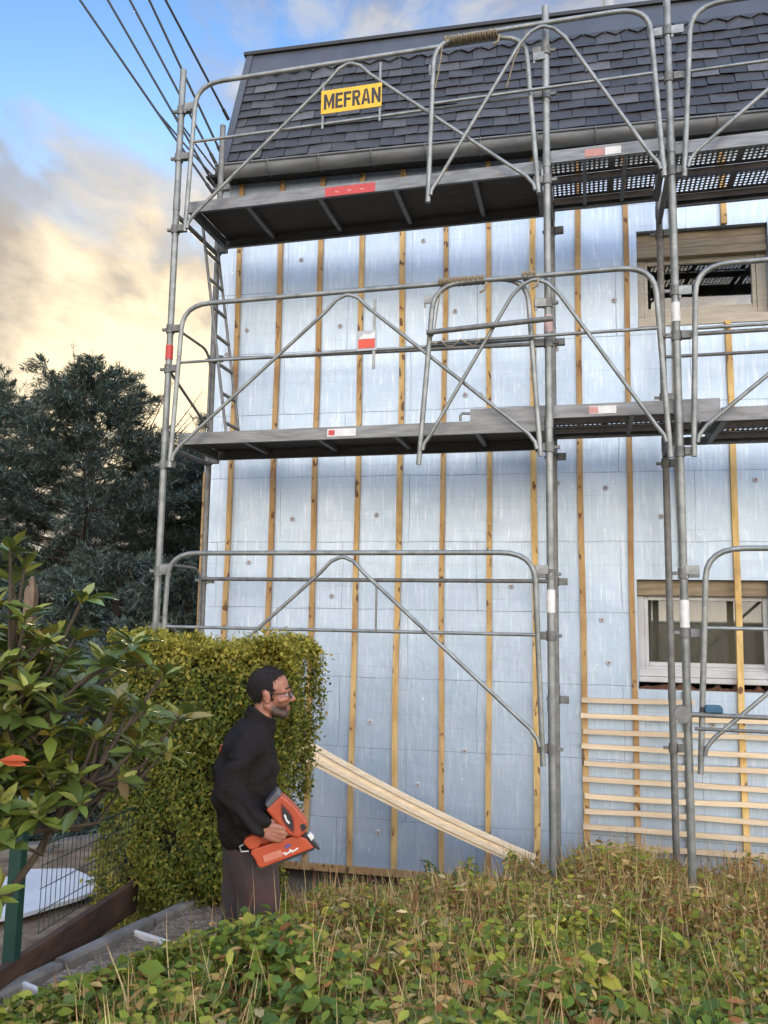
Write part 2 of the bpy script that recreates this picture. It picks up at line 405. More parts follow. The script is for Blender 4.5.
# gravel path with kerb and white step edgings
GRAVEL, nt, b = mat('pale_gravel')
vo = N(nt, 'ShaderNodeTexVoronoi', Scale=55.0); tcx = nt.nodes.new('ShaderNodeTexCoord'); L(nt, tcx.outputs['Object'], vo.inputs[0])
L(nt, mix(nt, ramp(nt, noise(nt, 4, 4), [(.4,(.25,)*3),(.65,(.7,)*3)]), ramp(nt, vo.outputs['Color'], [(.1,(.10,.075,.05)),(.6,(.28,.215,.155)),(.95,(.46,.39,.31))]), (.10,.07,.04)), b.inputs['Base Color'])
b.inputs['Roughness'].default_value = .95; bump(nt, b, vo.outputs['Distance'], .9, .01)
K0, K1 = Vector((1.03,-2.86,.25)), Vector((1.13,-1.11,.1))
kd = (K1-K0); ka = K0-kd*.6
pv = []; pf = []
nseg = 40
for i in range(nseg+1):
    p = ka.lerp(K1+kd*.02, i/nseg); x = p.x
    for j in range(5): pv.append((x+.03+j*.085, p.y, p.z-.035-.012*max(0,j-2)+.008*math.sin(i*1.7+j*2.3)))
for i in range(nseg):
    for j in range(4): a = i*5+j; pf.append((a,a+1,a+6,a+5))
tag(MB().add(pv,pf,0,True).build('path', GRAVEL), kind='structure')
kb = MB(); nk = 4
for i in range(nk):
    a = ka.lerp(K1+kd*.02, i/nk); c_ = ka.lerp(K1+kd*.02, (i+1)/nk-.008)
    dz = random.uniform(-.006,.006)
    kb.prism([(-.035,-.22),(.03,-.22),(.03,-.008),(.022,.006),(-.027,.006),(-.035,-.006)], 0, (c_-a).length, 0,
             Matrix.Translation(a+Vector((0,0,dz))) @ (c_-a).to_track_quat('Y','Z').to_matrix().to_4x4())
tag(kb.build('path_kerb', CONC), kind='structure')
for i, (a, b_) in enumerate((((1.08,-1.97,.175),(1.33,-2.03,.165)), ((1.04,-2.745,.245),(1.19,-2.785,.238)))):
    a, b_ = Vector(a), Vector(b_)
    X = Matrix.Translation(a) @ (b_-a).to_track_quat('X','Z').to_matrix().to_4x4()
    o = MB().box((0,-.011,-.1),((b_-a).length,.011,-.004),0,X).build('step_edging', WHITEC, bev=.006)
    tag(o, ['white concrete edging strip across the gravel path, the farther one beside the man','white concrete edging strip across the gravel path, nearest the green fence post'][i], 'edging', 'edging strips across the gravel path')
# neighbour's yard
YARD, nt, b = mat('yard_litter')
f = noise(nt, 5, 8, .75); L(nt, ramp(nt, f, [(.3,(.07,.045,.028)),(.5,(.18,.125,.075)),(.7,(.33,.26,.18))]), b.inputs['Base Color'])
b.inputs['Roughness'].default_value = 1; bump(nt, b, noise(nt, 40, 6, .7), .8, .02)
tag(MB().add([(-9,-8,-.17),(.6,-8,-.17),(.6,9,-.17),(-9,9,-.17)],[(0,1,2,3)]).build('yard_ground', YARD), kind='structure')
a,b_ = Vector((-2.2,-1.4,-.22)), Vector((-.42,.62,-.24))
X = Matrix.Translation(a) @ (b_-a).to_track_quat('X','Z').to_matrix().to_4x4()
tag(MB().box((0,-.06,-.1),((b_-a).length,.06,.13),0,X).build('yard_kerb_wall', CONC, bev=.01), 'low weathered concrete wall across the yard behind the mesh fence', 'wall')
wb = MB().prism([(-.62,-.58),(-.29,-.46),(.02,-.62),(.14,-.78),(.1,-.95),(-.05,-1.3),(-.25,-1.5),(-.6,-1.1)], -.125, -.1, axis='z')  # flat white shape on the yard ground
tag(wb.build('white_shape', WHITEB), 'flat white shape with a rounded edge lying in the yard behind the fence', 'board')

# ------------------------------------------------------------------ house (local frame: x along the front, y into the house, z up)
TH = .047
house = tag(empty('house', (0,1.1,0), TH), 'house front wrapped in silver-blue foil insulation with timber battens under a dark slate mansard roof', 'house')
x0,x1 = -.12, 9.2; zb, zt = -.42, 5.926
W1 = (3.80,4.88,4.285,5.135); W2 = (3.738,4.772,1.17,2.07)
wl = MB()
def strip(xa,xb,za,zb_,y0=0,y1=.1):
    wl.box((xa,y0,za),(xb,y1,zb_))
strip(x0,W2[0],zb,zt); strip(W1[1],x1,zb,zt)
strip(W2[0],W1[1],zb,W2[2]); strip(W2[1],W1[1],W2[2],W2[3]); strip(W2[0],W1[1],W2[3],W1[2]); strip(W2[0],W1[0],W1[2],W1[3]); strip(W2[0],W1[1],W1[3],zt)
wl.build('insulation_wall', FOIL, house)
# masonry behind, leaving the window recesses open
ms = MB()
X_ = [(-.06,W2[0]-.02),(W1[1]+.02,x1)]
for a,b_ in X_: ms.box((a,.103,-.9),(b_,.33,zt))
for za,zz in ((-.9,W2[2]-.02),(W2[3]+.02,W1[2]-.02),(W1[3]+.02,zt)): ms.box((W2[0]-.02,.103,za),(W1[1]+.02,.33,zz))
ms.box((W2[1]+.003,.103,W2[2]-.02),(W1[1]+.02,.33,W2[3]+.02)); ms.box((W2[0]-.02,.103,W1[2]-.02),(W1[0]-.003,.33,W1[3]+.02))
ms.box((-.06,.332,-.9),(.2,7,zt)); ms.box((9.0,.33,-.9),(x1,7,zt)); ms.box((.2,6.8,-.9),(9,7,zt)); ms.box((.2,.33,2.6),(9,6.8,2.75)); ms.box((.2,1.7,-.9),(9,1.8,zt))
ms.build('masonry_wall', BRICKW, house)
# plinth, its colour carries the shadow and dark soil below the sole plate
MB().box((x0,.03,-.95),(x1,.1,zb-.004)).build('plinth', simple('dark_plinth',(.07,.05,.035),(.035,.027,.02),6,.95,0,.4), house)
# sole plate
MB().box((x0,-.032,-.462),(x1,-.002,-.405)).build('sole_plate', BATTEN, house, .002)
# corner boards on the left edge
MB().box((-.2,.02,-.45),(-.125,.05,3.05)).build('corner_board', BATTEN, house, .002)
MB().box((-.2,.052,-.45),(-.06,.09,5.7)).build('corner_lining', FOIL, house)
# vertical battens
bx = [.095,.514,.918,1.32,1.707,2.105,2.508,2.90,3.295,3.703,4.10,4.525]+[4.95+.4*i for i in range(10)]
def batten(xc, za, zz, yf=-.003, th=.03):
    m = MB(); n = max(2,int((zz-za)/.35)); ph = random.uniform(0,6); am = random.uniform(.003,.009); hw = .0235+random.uniform(-.0025,.0025)
    vs = []
    for i in range(n+1):
        z = za+(zz-za)*i/n; dx = am*math.sin(ph+z*1.1)+.003*math.sin(ph*2+z*3.3)
        vs += [(xc+dx-hw,yf-th,z),(xc+dx+hw,yf-th,z),(xc+dx+hw,yf,z),(xc+dx-hw,yf,z)]
    fs = [(0,1,2,3)[::-1],tuple(range(4*n,4*n+4))]
    for i in range(n):
        a = 4*i
        fs += [(a+j,a+(j+1)%4,a+4+(j+1)%4,a+4+j) for j in range(4)]
    m.add(vs,fs); return m.build('batten', BATTEN, house)
for i,xc in enumerate(bx):
    top = 5.91
    if W1[0]-.04 < xc < W1[1]+.03:
        if 4.4 < xc < 4.6: batten(xc, -.4, 4.27)            # runs down past the lower window
        else: batten(xc, 2.075, 4.27)
        if 4.0 < xc < 4.2: batten(xc, -.4, 1.16)
        batten(xc, 5.14, top)
    elif xc == 3.703: batten(xc, -.4, top)
    else: batten(xc, -.4, top)
# horizontal laths, lower right
for i in range(10):
    z = 1.07-i*.1275; xe = 9.0; xs_ = 3.275+random.uniform(-.015,.015)
    if i == 0: xe = 4.16
    m = MB(); n = 14; vs = []; ph = random.uniform(0,6)
    for k in range(n+1):
        x = xs_+(xe-xs_)*k/n; dz = .007*math.sin(ph+x*1.6)+.004*math.sin(ph*3+x*4)
        vs += [(x,-.066,z+dz-.019),(x,-.034,z+dz-.019),(x,-.034,z+dz+.019),(x,-.066,z+dz+.019)]
    fs = [(0,1,2,3)[::-1],tuple(range(4*n,4*n+4))]
    for k in range(n): a = 4*k; fs += [(a+j,a+(j+1)%4,a+4+(j+1)%4,a+4+j) for j in range(4)]
    m.add(vs,fs).build('lath', LATH, house)
# insulation fixings (washers)
def washer(c):
    m = MB(); n = 14
    prof = [(.0,-.006),(.010,-.006),(.012,-.009),(.021,-.007),(.025,-.002)]
    vs = [(0,-.006,0)]+[(r*math.cos(2*math.pi*j/n), y, r*math.sin(2*math.pi*j/n)) for r,y in prof[1:] for j in range(n)]
    fs = [(0,1+(j+1)%n,1+j) for j in range(n)]+[(1+i*n+j,1+i*n+(j+1)%n,1+(i+1)*n+(j+1)%n,1+(i+1)*n+j) for i in range(3) for j in range(n)]
    m.add(vs,fs[:n],1).add(vs,fs[n:],0)
    return m
fix0 = washer(0).build('insulation_fixing', [simple('fixing_plastic',(.5,.53,.57),(.38,.39,.43),30,.6), simple('fixing_core',(.34,.22,.2),(.22,.14,.13),30,.6)], house)
spots = [(.196,4.43),(1.12,4.42),(2.2,4.5),(3.6,4.515),(3.5,2.85),(3.50,1.374),(.71,2.6),(1.5,2.63),(2.293,3.712),(2.427,3.707),(3.45,1.727),(1.472,.807),(1.56,-.115),(2.2,1.4),(3.05,-.04),(.0,4.2),(.72,5.1),(1.9,5.2),(3.1,4.1),(2.7,2.0),(.3,2.2),(1.1,1.9),(3.1,2.9),(1.9,.3),(2.3,.6),(4.35,3.4),(4.7,2.9),(3.95,2.6),(4.3,.9),(4.75,.3)]
for i,(x,z) in enumerate(spots):
    o = fix0 if i == 0 else dup(fix0); o.location = (x,-.001,z)
# windows
def window(wr, name, fm, gx, gzz, blind, blm, room):
    xa,xb,za,zz = wr
    f = MB()
    yf, yb = .1, .17
    f.box((xa,yf,za+.055),(gx[0]-.035,yb,blind)); f.box((gx[1]+.035,yf,za+.055),(xb,yb,blind))
    f.box((gx[0]-.034,yf+.001,za+.055),(gx[1]+.034,yb-.001,gzz[0]-.035)); f.box((gx[0]-.034,yf+.001,gzz[1]+.03),(gx[1]+.034,yb-.001,blind))
    fr = f.build(name, fm, house, .006)
    s = MB()
    for a,b_ in (((gx[0]-.033,yf+.012,gzz[0]-.034),(gx[0],yb-.01,gzz[1]+.029)),((gx[1],yf+.012,gzz[0]-.034),(gx[1]+.033,yb-.01,gzz[1]+.029)),
                 ((gx[0]+.001,yf+.013,gzz[0]-.034),(gx[1]-.001,yb-.012,gzz[0])),((gx[0]+.001,yf+.013,gzz[1]),(gx[1]-.001,yb-.012,gzz[1]+.029))): s.box(a,b_)
    s.build('sash', fm, fr, .004)
    MB().box((gx[0]+.002,.138,gzz[0]+.002),(gx[1]-.002,.144,gzz[1]-.002)).build('pane', GLASS, fr)
    return fr
fr = window(W1,'window',FRAMEB,(3.90,4.765),(4.46,4.86),4.895,BOXW,0)
bb = MB()
for k in range(3): bb.box((W1[0]+.004,.035+.012*k,4.9+.078*k),(W1[1]-.004,.17,4.975+.078*k-.003))
bb.build('blind_box', BOXW, house, .003)
MB().box((W1[0]-.0,-.012,4.255),(W1[1],.098,4.335)).build('window_sill', FRAMEB, house, .006)
fr2 = window(W2,'window',FRAMEW,(3.838,4.745),(1.385,1.9),1.935,BOXW,0)
MB().box((W2[0]+.004,.06,1.938),(W2[1]-.004,.17,2.065)).build('blind_box', BOXW, house, .003)
sl_ = MB().box((W2[0]+.003,.02,1.225),(W2[1]-.003,.098,1.268)); sl_.box((W2[0]+.004,.05,1.27),(W2[1]-.004,.098,1.33)).build('window_sill', FRAMEW, house, .006)
rot = MB(); vs = []
n = 30
for k in range(n+1):
    x = W2[0]+.004+(W2[1]-W2[0]-.008)*k/n; h = 1.178+.045*random.random()
    vs += [(x,-.008,1.172),(x,-.008-.012*random.random(),h),(x,.05,h),(x,.05,1.172)]
fs = [(4*k+j,4*k+(j+1)%4,4*k+4+(j+1)%4,4*k+4+j) for k in range(n) for j in range(4)]+[(0,1,2,3),(4*n+3,4*n+2,4*n+1,4*n)]
rot.add(vs,fs).build('decayed_timber_sill', simple('rotten_wood',(.16,.07,.04),(.06,.03,.02),20,.95,0,.6), house)
# added sheet standing in for the beige reflection in the lower pane
cu = MB(); vs = []; n = 60
for k in range(n+1):
    x = 3.80+.98*k/n; y = .30+.012*math.sin(k*1.1)+.006*math.sin(k*2.7)
    vs += [(x,y,1.2),(x,y,2.05)]
cu.add(vs,[(2*k,2*k+2,2*k+3,2*k+1) for k in range(n)],0,True).build('reflection_curtain', simple('beige_reflection',(.36,.335,.285),(.27,.25,.21),3,.9), house)
# eaves, gutter, roof
MB().box((-.22,-.17,5.93),(x1,.33,5.95)).build('soffit', DARKWOOD, house)
MB().box((-.2,-.125,5.952),(x1,.33,5.985)).build('eave_board', DARKWOOD, house)
g = MB(); n = 12; prof = []
for j in range(n+1):
    t = math.pi+math.pi*j/n; prof.append((-.205+.078*math.cos(t), 5.975+.092*math.sin(t)))
prof2 = [(-.205+(p[0]+.205)*.93, 5.975+(p[1]-5.975)*.93) for p in prof][::-1]
poly = prof+prof2; nv_ = len(poly)
vs = [(xx,p[0],p[1]) for xx in (-.08,x1) for p in poly]
fs = [(i,(i+1)%nv_,(i+1)%nv_+nv_,i+nv_) for i in range(nv_)]
fs += [tuple(range(nv_)),tuple(range(2*nv_-1,nv_-1,-1))]
g.add(vs,fs,0,True)
g.tube([(-.08,-.285,5.982),(x1,-.285,5.982)],.011,8)
g.box((-.078,-.28,5.89),(-.076,-.13,5.974))
gut = g.build('gutter', GUTTER, house)
for k in range(18):
    xx = .45+k*.5; br_ = MB(); br_.tube([(xx,-.297,5.99),(xx,-.292,5.93),(xx,-.262,5.895),(xx,-.205,5.878),(xx,-.15,5.895)],.006,6); br_.build('gutter_bracket', GUTTER, gut)
E0 = Vector((0,-.16,5.97)); E1 = Vector((0,.45,7.63))        # mansard slope line
sd_ = (E1-E0).normalized(); sn = Vector((0,-sd_.z,sd_.y)); SL = (E1-E0).length
MB().prism([(-.148,5.99),(.45,7.605),(3.5,7.95),(6.6,7.605),(7.2,5.99)], -.075, x1, axis='x').build('roof', ZINC, house)
# slates, each with its own tint
mb = MB(); cols_ = []
row = .125; wd_ = .235; nrow = 11
for rI in range(nrow):
    off = (rI%2)*.5*wd_+random.uniform(-.01,.01)
    k = -1
    while True:
        xa = -.02+off+k*wd_; k += 1
        if xa > x1-.01: break
        xb_ = xa+wd_-.006
        xa = max(xa,-.015); 
        if xb_-xa < .02: continue
        s0 = rI*row+random.uniform(-.004,.004); s1 = s0+row*1.55
        lift = .017+random.uniform(-.003,.004); tl = random.uniform(-.004,.004)
        p = [E0+sd_*s0+sn*(lift+.004), E0+sd_*s0+sn*(lift+.010), E0+sd_*s1+sn*.008, E0+sd_*s1+sn*.002]
        vs = []
        for xx,e in ((xa,tl),(xb_,-tl)):
            for q in p: vs.append((xx,q.y+e*sn.y,q.z+e))
        mb.add(vs,[(0,1,5,4),(1,2,6,5),(2,3,7,6),(3,0,4,7),(0,3,2,1),(4,5,6,7)])
        v = random.choice([.026,.03,.034,.039,.044,.052])*(1.0 if random.random()>.10 else 1.8)
        cols_ += [(v*1.0,v,v*1.0)]*6
so_ = mb.build('slate_courses', SLATE, house); tint_faces(so_, cols_)
# zigzag-cut last course
mb = MB(); cols_ = []
k = 0; zz0 = nrow*row
xa = -.01
while xa < x1-.2:
    q0 = E0+sd_*(zz0-.005)+sn*.03; q1 = E0+sd_*(zz0+.065)+sn*.027
    vs = [(xa+.005,q1.y,q1.z),(xa+.1,q0.y,q0.z),(xa+.195,q1.y,q1.z)]
    vs += [(v[0],v[1]-sn.y*.006,v[2]-sn.z*.006) for v in vs]
    mb.add(vs,[(0,1,2),(5,4,3),(0,3,4,1),(1,4,5,2),(2,5,3,0)]); v = random.uniform(.03,.045); cols_ += [(v*1.0,v,v*1.0)]*5
    xa += .2
o = mb.build('zigzag_course', SLATE, house); tint_faces(o, cols_)
MB().box((-.085,0,zz0+.055),(x1,.02,SL+.0),0, Matrix(((1,0,0,0),(0,-sn.y*-1,sd_.y,E0.y),(0,-sn.z*-1,sd_.z,E0.z),(0,0,0,1)))).build('zinc_band', ZINC, house, .003)
MB().box((-.092,-.002,-.03),(-.018,.034,SL),0, Matrix(((1,0,0,0),(0,sn.y,sd_.y,E0.y),(0,sn.z,sd_.z,E0.z),(0,0,0,1)))).build('edge_flashing', ZINC, house, .004)
MB().box((-.12,.40,7.625),(x1,.56,7.665)).build('roof_edge_trim', simple('black_edge_trim',(.02,.02,.022),(.012,.012,.012),8,.5), house, .004)
ch = MB(); ch.tube([(3.68,.95,7.6),(3.68,.95,8.25)],.06,16); ch.tube([(3.68,.95,8.25),(3.68,.95,8.28)],.075,16)
ch.build('vent_pipe', simple('vent_grey',(.4,.41,.42),(.3,.31,.32),8,.6), house)

# ------------------------------------------------------------------ scaffold
scaf = tag(empty('scaffold', (0,0,0)), 'galvanised steel scaffold with planked decks and guard rails standing against the house front', 'scaffold')
G0 = -.62
def standard(x,y,z0,z1,m=STEEL):
    b = MB(); b.tube([(x,y,z0),(x,y,z1)],.027,12)
    z = math.ceil(z0)-.9
    while z < z1-.3:
        b.tube([(x,y,z),(x,y,z+.11)],.0305,12); z += 2.0
    b.box((x-.075,y-.075,z0-.012),(x+.075,y+.075,z0))
    return b.build('standard', m, scaf)
PX = [0.012,3.08,3.965,6.97]
IY = [.79,.84,1.0,1.04]
for i,x in enumerate(PX):
    standard(x,0,G0+.06,[6.38,6.42,7.2,7.2][i])
    standard(x,IY[i],G0+.05,[6.36,5.6,5.6,5.6][i],STEEL2)
# couplers and wedge heads
def coupler(x,y,z,dx,m=STEEL2):
    b = MB(); b.tube([(x,y,z-.035),(x,y,z+.035)],.036,10); b.box((x+dx*.03,y-.03,z-.028),(x+dx*.10,y+.016,z+.028)); b.box((x-dx*.075,y-.012,z-.012),(x-dx*.03,y+.012,z+.012))
    return b.build('coupler', m, scaf, .003)
for x,zs,dx in ((PX[0],(6.0,5.57,4.93,4.06,3.72,2.92,2.06,1.62),1),(PX[1],(6.05,5.69,5.0,4.04,3.74,2.96,2.05,1.62,.85),-1),(PX[2],(6.06,5.69,4.96,4.06,3.73,2.9,2.06,1.66),1)):
    for z in zs: coupler(x,0,z,dx)
for x,y,zs in ((PX[0],IY[0],(5.1,4.05,3.1,2.02,5.72)),(PX[1],IY[1],(5.0,4.02,3.45,3.05,2.03,1.1)),(PX[2],IY[2],(4.96,3.55,3.0,.75))):
    for z in zs: coupler(x,y,z,1)
# guard frames
def gframe(name, xb0,xt0,xt1,xb1, zb_, zt_, zm, apex, zd, y=-.045, r=.0195, left=True, right=True, lb=None):
    b = MB(); rad = .2
    pts = []
    if left:
        pts += [(xb0,y,zb_)]
        s = Vector((xt0-xb0,0,zt_-zb_)).normalized()
        c0 = Vector((xt0,y,zt_))-s*rad; pts.append(tuple(c0))
        for i in range(1,6):
            t = i/6; a = c0.lerp(Vector((xt0,y,zt_)),t); e = Vector((xt0,y,zt_)).lerp(Vector((xt0+rad*1.2,y,zt_)),t); pts.append(tuple(a.lerp(e,t)))
        pts.append((xt0+rad*1.2,y,zt_))
    else: pts.append((xt0,y,zt_))
    if right:
        s = Vector((xt1-xb1,0,zt_-zb_)).normalized(); c0 = Vector((xt1,y,zt_))-s*rad
        pts.append((xt1-rad*1.2,y,zt_))
        for i in range(1,6):
            t = i/6; a = Vector((xt1-rad*1.2,y,zt_)).lerp(Vector((xt1,y,zt_)),t); e = Vector((xt1,y,zt_)).lerp(c0,t); pts.append(tuple(a.lerp(e,t)))
        pts += [tuple(c0),(xb1,y,zb_)]
    else: pts.append((xt1,y,zt_))
    b.tube(pts,r,10)
    def lerpx(z,xb,xt): return xb+(xt-xb)*(z-zb_)/(zt_-zb_)
    b.tube([(lerpx(zm,xb0,xt0),y,zm),(lerpx(zm,xb1,xt1),y,zm)],.0125,8)
    # V brace, apex just under the top rail
    zl = zd; xl = lerpx(zl,xb0,xt0)+.02; xr = lerpx(zl,xb1,xt1)-.02; ya = y-.012
    def leg(xe,sgn):
        return [(xe,ya,zl-.03),(xe+sgn*.012,ya,zl+.02),(xe+sgn*.06,ya,zl+.085),(apex-sgn*.17,ya,zt_-.15),(apex-sgn*.09,ya,zt_-.065),(apex-sgn*.02,ya,zt_-.035),(apex,ya,zt_-.034)]
    lp, rp = leg(xl,1), leg(xr,-1)
    b.tube(lp,.0145,8); b.tube(rp,.0145,8)
    return b.build('guard_frame', STEEL, scaf)
gframe('a', .09,.125,2.97,3.02, .74,2.20,1.625,1.56,.9)
gframe('b', 4.03,4.11,6.86,6.92, .75,2.225,1.695,5.5,.9)
gframe('c', .09,.145,2.93,3.02, 2.89,4.24,3.755,1.555,2.97)
gframe('d', 2.14,2.245,3.82,3.895, 2.845,4.22,3.765,2.99,2.98, y=-.09)
gframe('e', 4.05,4.10,6.86,6.9, 2.855,4.215,3.76,5.5,2.98)
gframe('f', .125,.17,2.93,3.02, 4.88,6.19,5.67,1.53,4.93)
gframe('g', 2.19,2.23,3.83,3.905, 4.88,6.215,5.685,3.06,4.96, y=-.09)
gframe('h', 4.045,4.125,6.86,6.9, 4.885,6.2,5.69,5.5,4.98)
# hanger plates that join frames to the standards
hp = [(.10,6.02),(2.22,6.03),(2.2,4.13),(3.03,6.0),(3.03,4.04),(4.03,6.05),(4.03,4.05),(4.02,2.08),(3.88,6.05),(3.02,2.08),(.08,2.08)]
pl0 = MB().box((-.045,-.012,-.032),(.045,.0,.032)).box((-.045,-.012,-.06),(-.028,.0,-.033)).build('hanger_plate', STEEL, scaf, .003)
for i,(x,z) in enumerate(hp):
    o = pl0 if i == 0 else dup(pl0); o.location = (x,-.02,z)
# inner rails, transoms, end frames
def rail(p,q,r=.0175,m=STEEL2,name='inner_rail'): return MB().tube([p,q],r,10).build(name,m,scaf)
rail((0,.75,4.035),(3.08,.79,4.0)); rail((.0,.75,2.03),(3.08,.79,2.03)); rail((3.96,.96,4.06),(6.97,.99,4.06)); rail((3.96,.96,3.88),(6.97,.99,3.88),.014)
rail((2.2,-.14,3.83),(3.12,-.14,3.87),.02,STEEL2,'loose_tube')
for i,x in enumerate(PX):
    for z in (5.06,3.07):
        rail((x,.0,z),(x,IY[i],z),.022,STEEL2,'transom')
rail((PX[0],0,.98),(PX[0],IY[0],.98),.022,STEEL2,'transom')
def endframe(z0,z1):
    x = PX[0]-.0
    b = MB(); y0,y1 = .0,.74
    p = [(x,y0,z1)]+[(x,y1-.16+.16*math.sin(R(a)),z1-.16+.16*math.cos(R(a))) for a in range(0,91,15)]+[(x,y1,z0+.1)]
    b.tube(p,.0125,8); b.tube([(x,y0,z0+.42),(x,y1,z0+.1)],.0125,8)
    return b.build('end_guard', STEEL2, scaf)
endframe(3.3,4.1); endframe(1.3,2.12)
# decks
def deck(xa,xb,z,y0,y1,kind,ribs=0,lab=None):
    d = MB(); h = .095
    for yy,s in ((y0,1),(y1,-1)):   # C channels
        d.box((xa,yy,z-h),(xb,yy+s*.006,z)); d.box((xa,yy+s*.006,z-.012),(xb,yy+s*.04,z)); d.box((xa,yy+s*.006,z-h),(xb,yy+s*.028,z-h+.008))
    for xx in (xa,xb-.04): d.box((xx,y0+.042,z-h),(xx+.04,y1-.042,z-.016))
    o = d.build('deck', DECKM, scaf)
    if kind == 'board':
        MB().box((xa+.042,y0+.041,z-.016),(xb-.042,y1-.041,z-.003)).build('deck_board', DARKDECK, o)
        for k in range(ribs):
            xx = xa+(xb-xa)*(k+.8)/(ribs+.6)
            MB().box((xx-.018,y0+.042,z-.06),(xx+.018,y1-.042,z-.0165)).build('deck_rib', DECKM, o)
    else:
        p = MB(); st = .036
        nx = int((xb-xa-.09)/st); halves = [(y0+.043,(y0+y1)/2-.02),((y0+y1)/2+.02,y1-.043)]
        for (ya,yb) in halves:
            ny = int((yb-ya)/st); sx = (xb-xa-.084)/nx; sy = (yb-ya)/ny
            for i in range(nx):
                for j in range(ny):
                    ax = xa+.042+i*sx; ay = ya+j*sy; cx_,cy_ = ax+sx/2,ay+sy/2; zz = z-.004
                    if i%13 == 12 or j in (0,ny-1):
                        p.add([(ax,ay,zz),(ax+sx,ay,zz),(ax+sx,ay+sy,zz),(ax,ay+sy,zz)],[(0,1,2,3)]); continue
                    rr_ = .0118; oc = [(cx_+rr_*math.cos(R(22.5+45*t)),cy_+rr_*math.sin(R(22.5+45*t)),zz) for t in range(8)]
                    cr = [(ax+sx,ay+sy,zz),(ax,ay+sy,zz),(ax,ay,zz),(ax+sx,ay,zz)]
                    vs = cr+oc   # oc0 22.5, oc1 67.5 (corner 0), oc2 112.5, oc3 157.5 (corner 1) ...
                    p.add(vs,[(0,5,4),(0,1,6,5),(1,7,6),(1,2,8,7),(2,9,8),(2,3,10,9),(3,11,10),(3,0,4,11)])
        for yy in (y0+.041,(y0+y1)/2-.02,(y0+y1)/2+.018,y1-.043): p.box((xa+.042,yy,z-.06),(xb-.042,yy+.002,z-.006))
        p.build('perforated_panel', PERF, o)
        for k in range(2):
            xx = xa+(xb-xa)*(k+1)/3
            MB().box((xx-.015,y0+.044,z-.085),(xx+.015,y1-.044,z-.062)).build('deck_rib', DECKM, o)
    return o
d1 = deck(.11,3.045,3.185,.03,.74,'board',4)
d2 = deck(.10,3.03,5.18,.03,.74,'board',4)
deck(3.06,3.95,5.248,.03,.80,'perf'); d5 = deck(3.99,6.95,5.205,.03,.86,'perf')
d3 = deck(2.5,4.245,3.282,.05,.80,'perf'); deck(3.985,6.95,3.21,.03,.86,'board',4) if False else None
deck(4.25,6.95,3.21,.03,.86,'perf'); MB().box((3.985,.03,3.115),(4.249,.036,3.182)).build('deck_end_channel', DECKM, scaf); MB().box((3.985,.854,3.115),(4.249,.86,3.182)).build('deck_end_channel', DECKM, scaf)
# hook at the end of the overlapping deck
MB().tube([(2.5,.06,3.25),(2.44,.06,3.255),(2.425,.06,3.235),(2.425,.06,3.2)],.011,8).build('deck_hook', STEEL, scaf)
# labels
lab = MB().box((1.32,.026,5.085),(1.737,.0285,5.162)).build('red_label', RED, d2)
m = MB()
for k in range(3):
    cx_ = 1.42+k*.105
    m.prism([(cx_-.02,5.128),(cx_,5.118),(cx_+.02,5.128),(cx_+.008,5.112),(cx_-.008,5.112)],.0245,.0255)
m.build('label_marks', simple('pale_red_ink',(.7,.35,.3),(.6,.3,.25),10,.5), lab)
lab = MB().box((3.36,.0265,5.165),(3.50,.0285,5.225)).build('red_label', simple('faded_red_label',(.5,.24,.2),(.4,.2,.18),20,.6), scaf)
lab = MB().box((3.505,.0265,5.165),(3.62,.0285,5.225)).build('white_label', WHITE, scaf)
lab = MB().box((1.39,.026,3.108),(1.62,.0285,3.168)).build('white_label', WHITE, d1)
MB().box((1.4,.0245,3.118),(1.45,.0255,3.158)).build('red_mark', RED, lab)
lab = MB().box((3.36,.0465,3.205),(3.55,.0485,3.262)).build('white_label', WHITE, d3)
MB().box((3.36,.0445,3.21),(3.425,.0455,3.257)).build('red_mark', simple('faded_red_mark',(.55,.28,.26),(.45,.22,.2),20,.6), lab)
# painted bands and stickers on the standards
for x,z,h,mt in ((PX[0],3.86,.12,RED),(PX[1],1.86,.16,WHITE),(PX[2],1.78,.2,WHITE),(PX[1],3.88,.13,simple('pink_band',(.55,.38,.36),(.45,.3,.28),20,.6)),(PX[2],3.9,.14,WHITE)):
    MB().tube([(x,0,z-h/2),(x,0,z+h/2)],.0315,14).build('sticker_band', mt, scaf)
# small red and white tag plate on the level one guard frame
tg_ = MB().box((1.64,-.07,3.745),(1.80,-.064,3.905)).build('tag_plate', simple('grey_tag',(.42,.44,.46),(.34,.36,.38),10,.5), scaf, .004)
MB().box((1.655,-.073,3.765),(1.785,-.0715,3.835)).build('tag_panel', simple('orange_red_tag',(.65,.07,.035),(.55,.06,.03),20,.5), tg_)
MB().prism([(1.655,3.838),(1.785,3.838),(1.785,3.893),(1.74,3.87),(1.70,3.88)],-.073,-.0715).build('tag_panel', WHITE, tg_)
MB().box((1.765,-.065,3.60),(1.787,-.055,4.16)).build('tag_bracket', STEEL, scaf)
MB().box((1.82,-.065,1.63),(1.835,-.055,1.98)).build('tag_bracket', STEEL2, scaf)
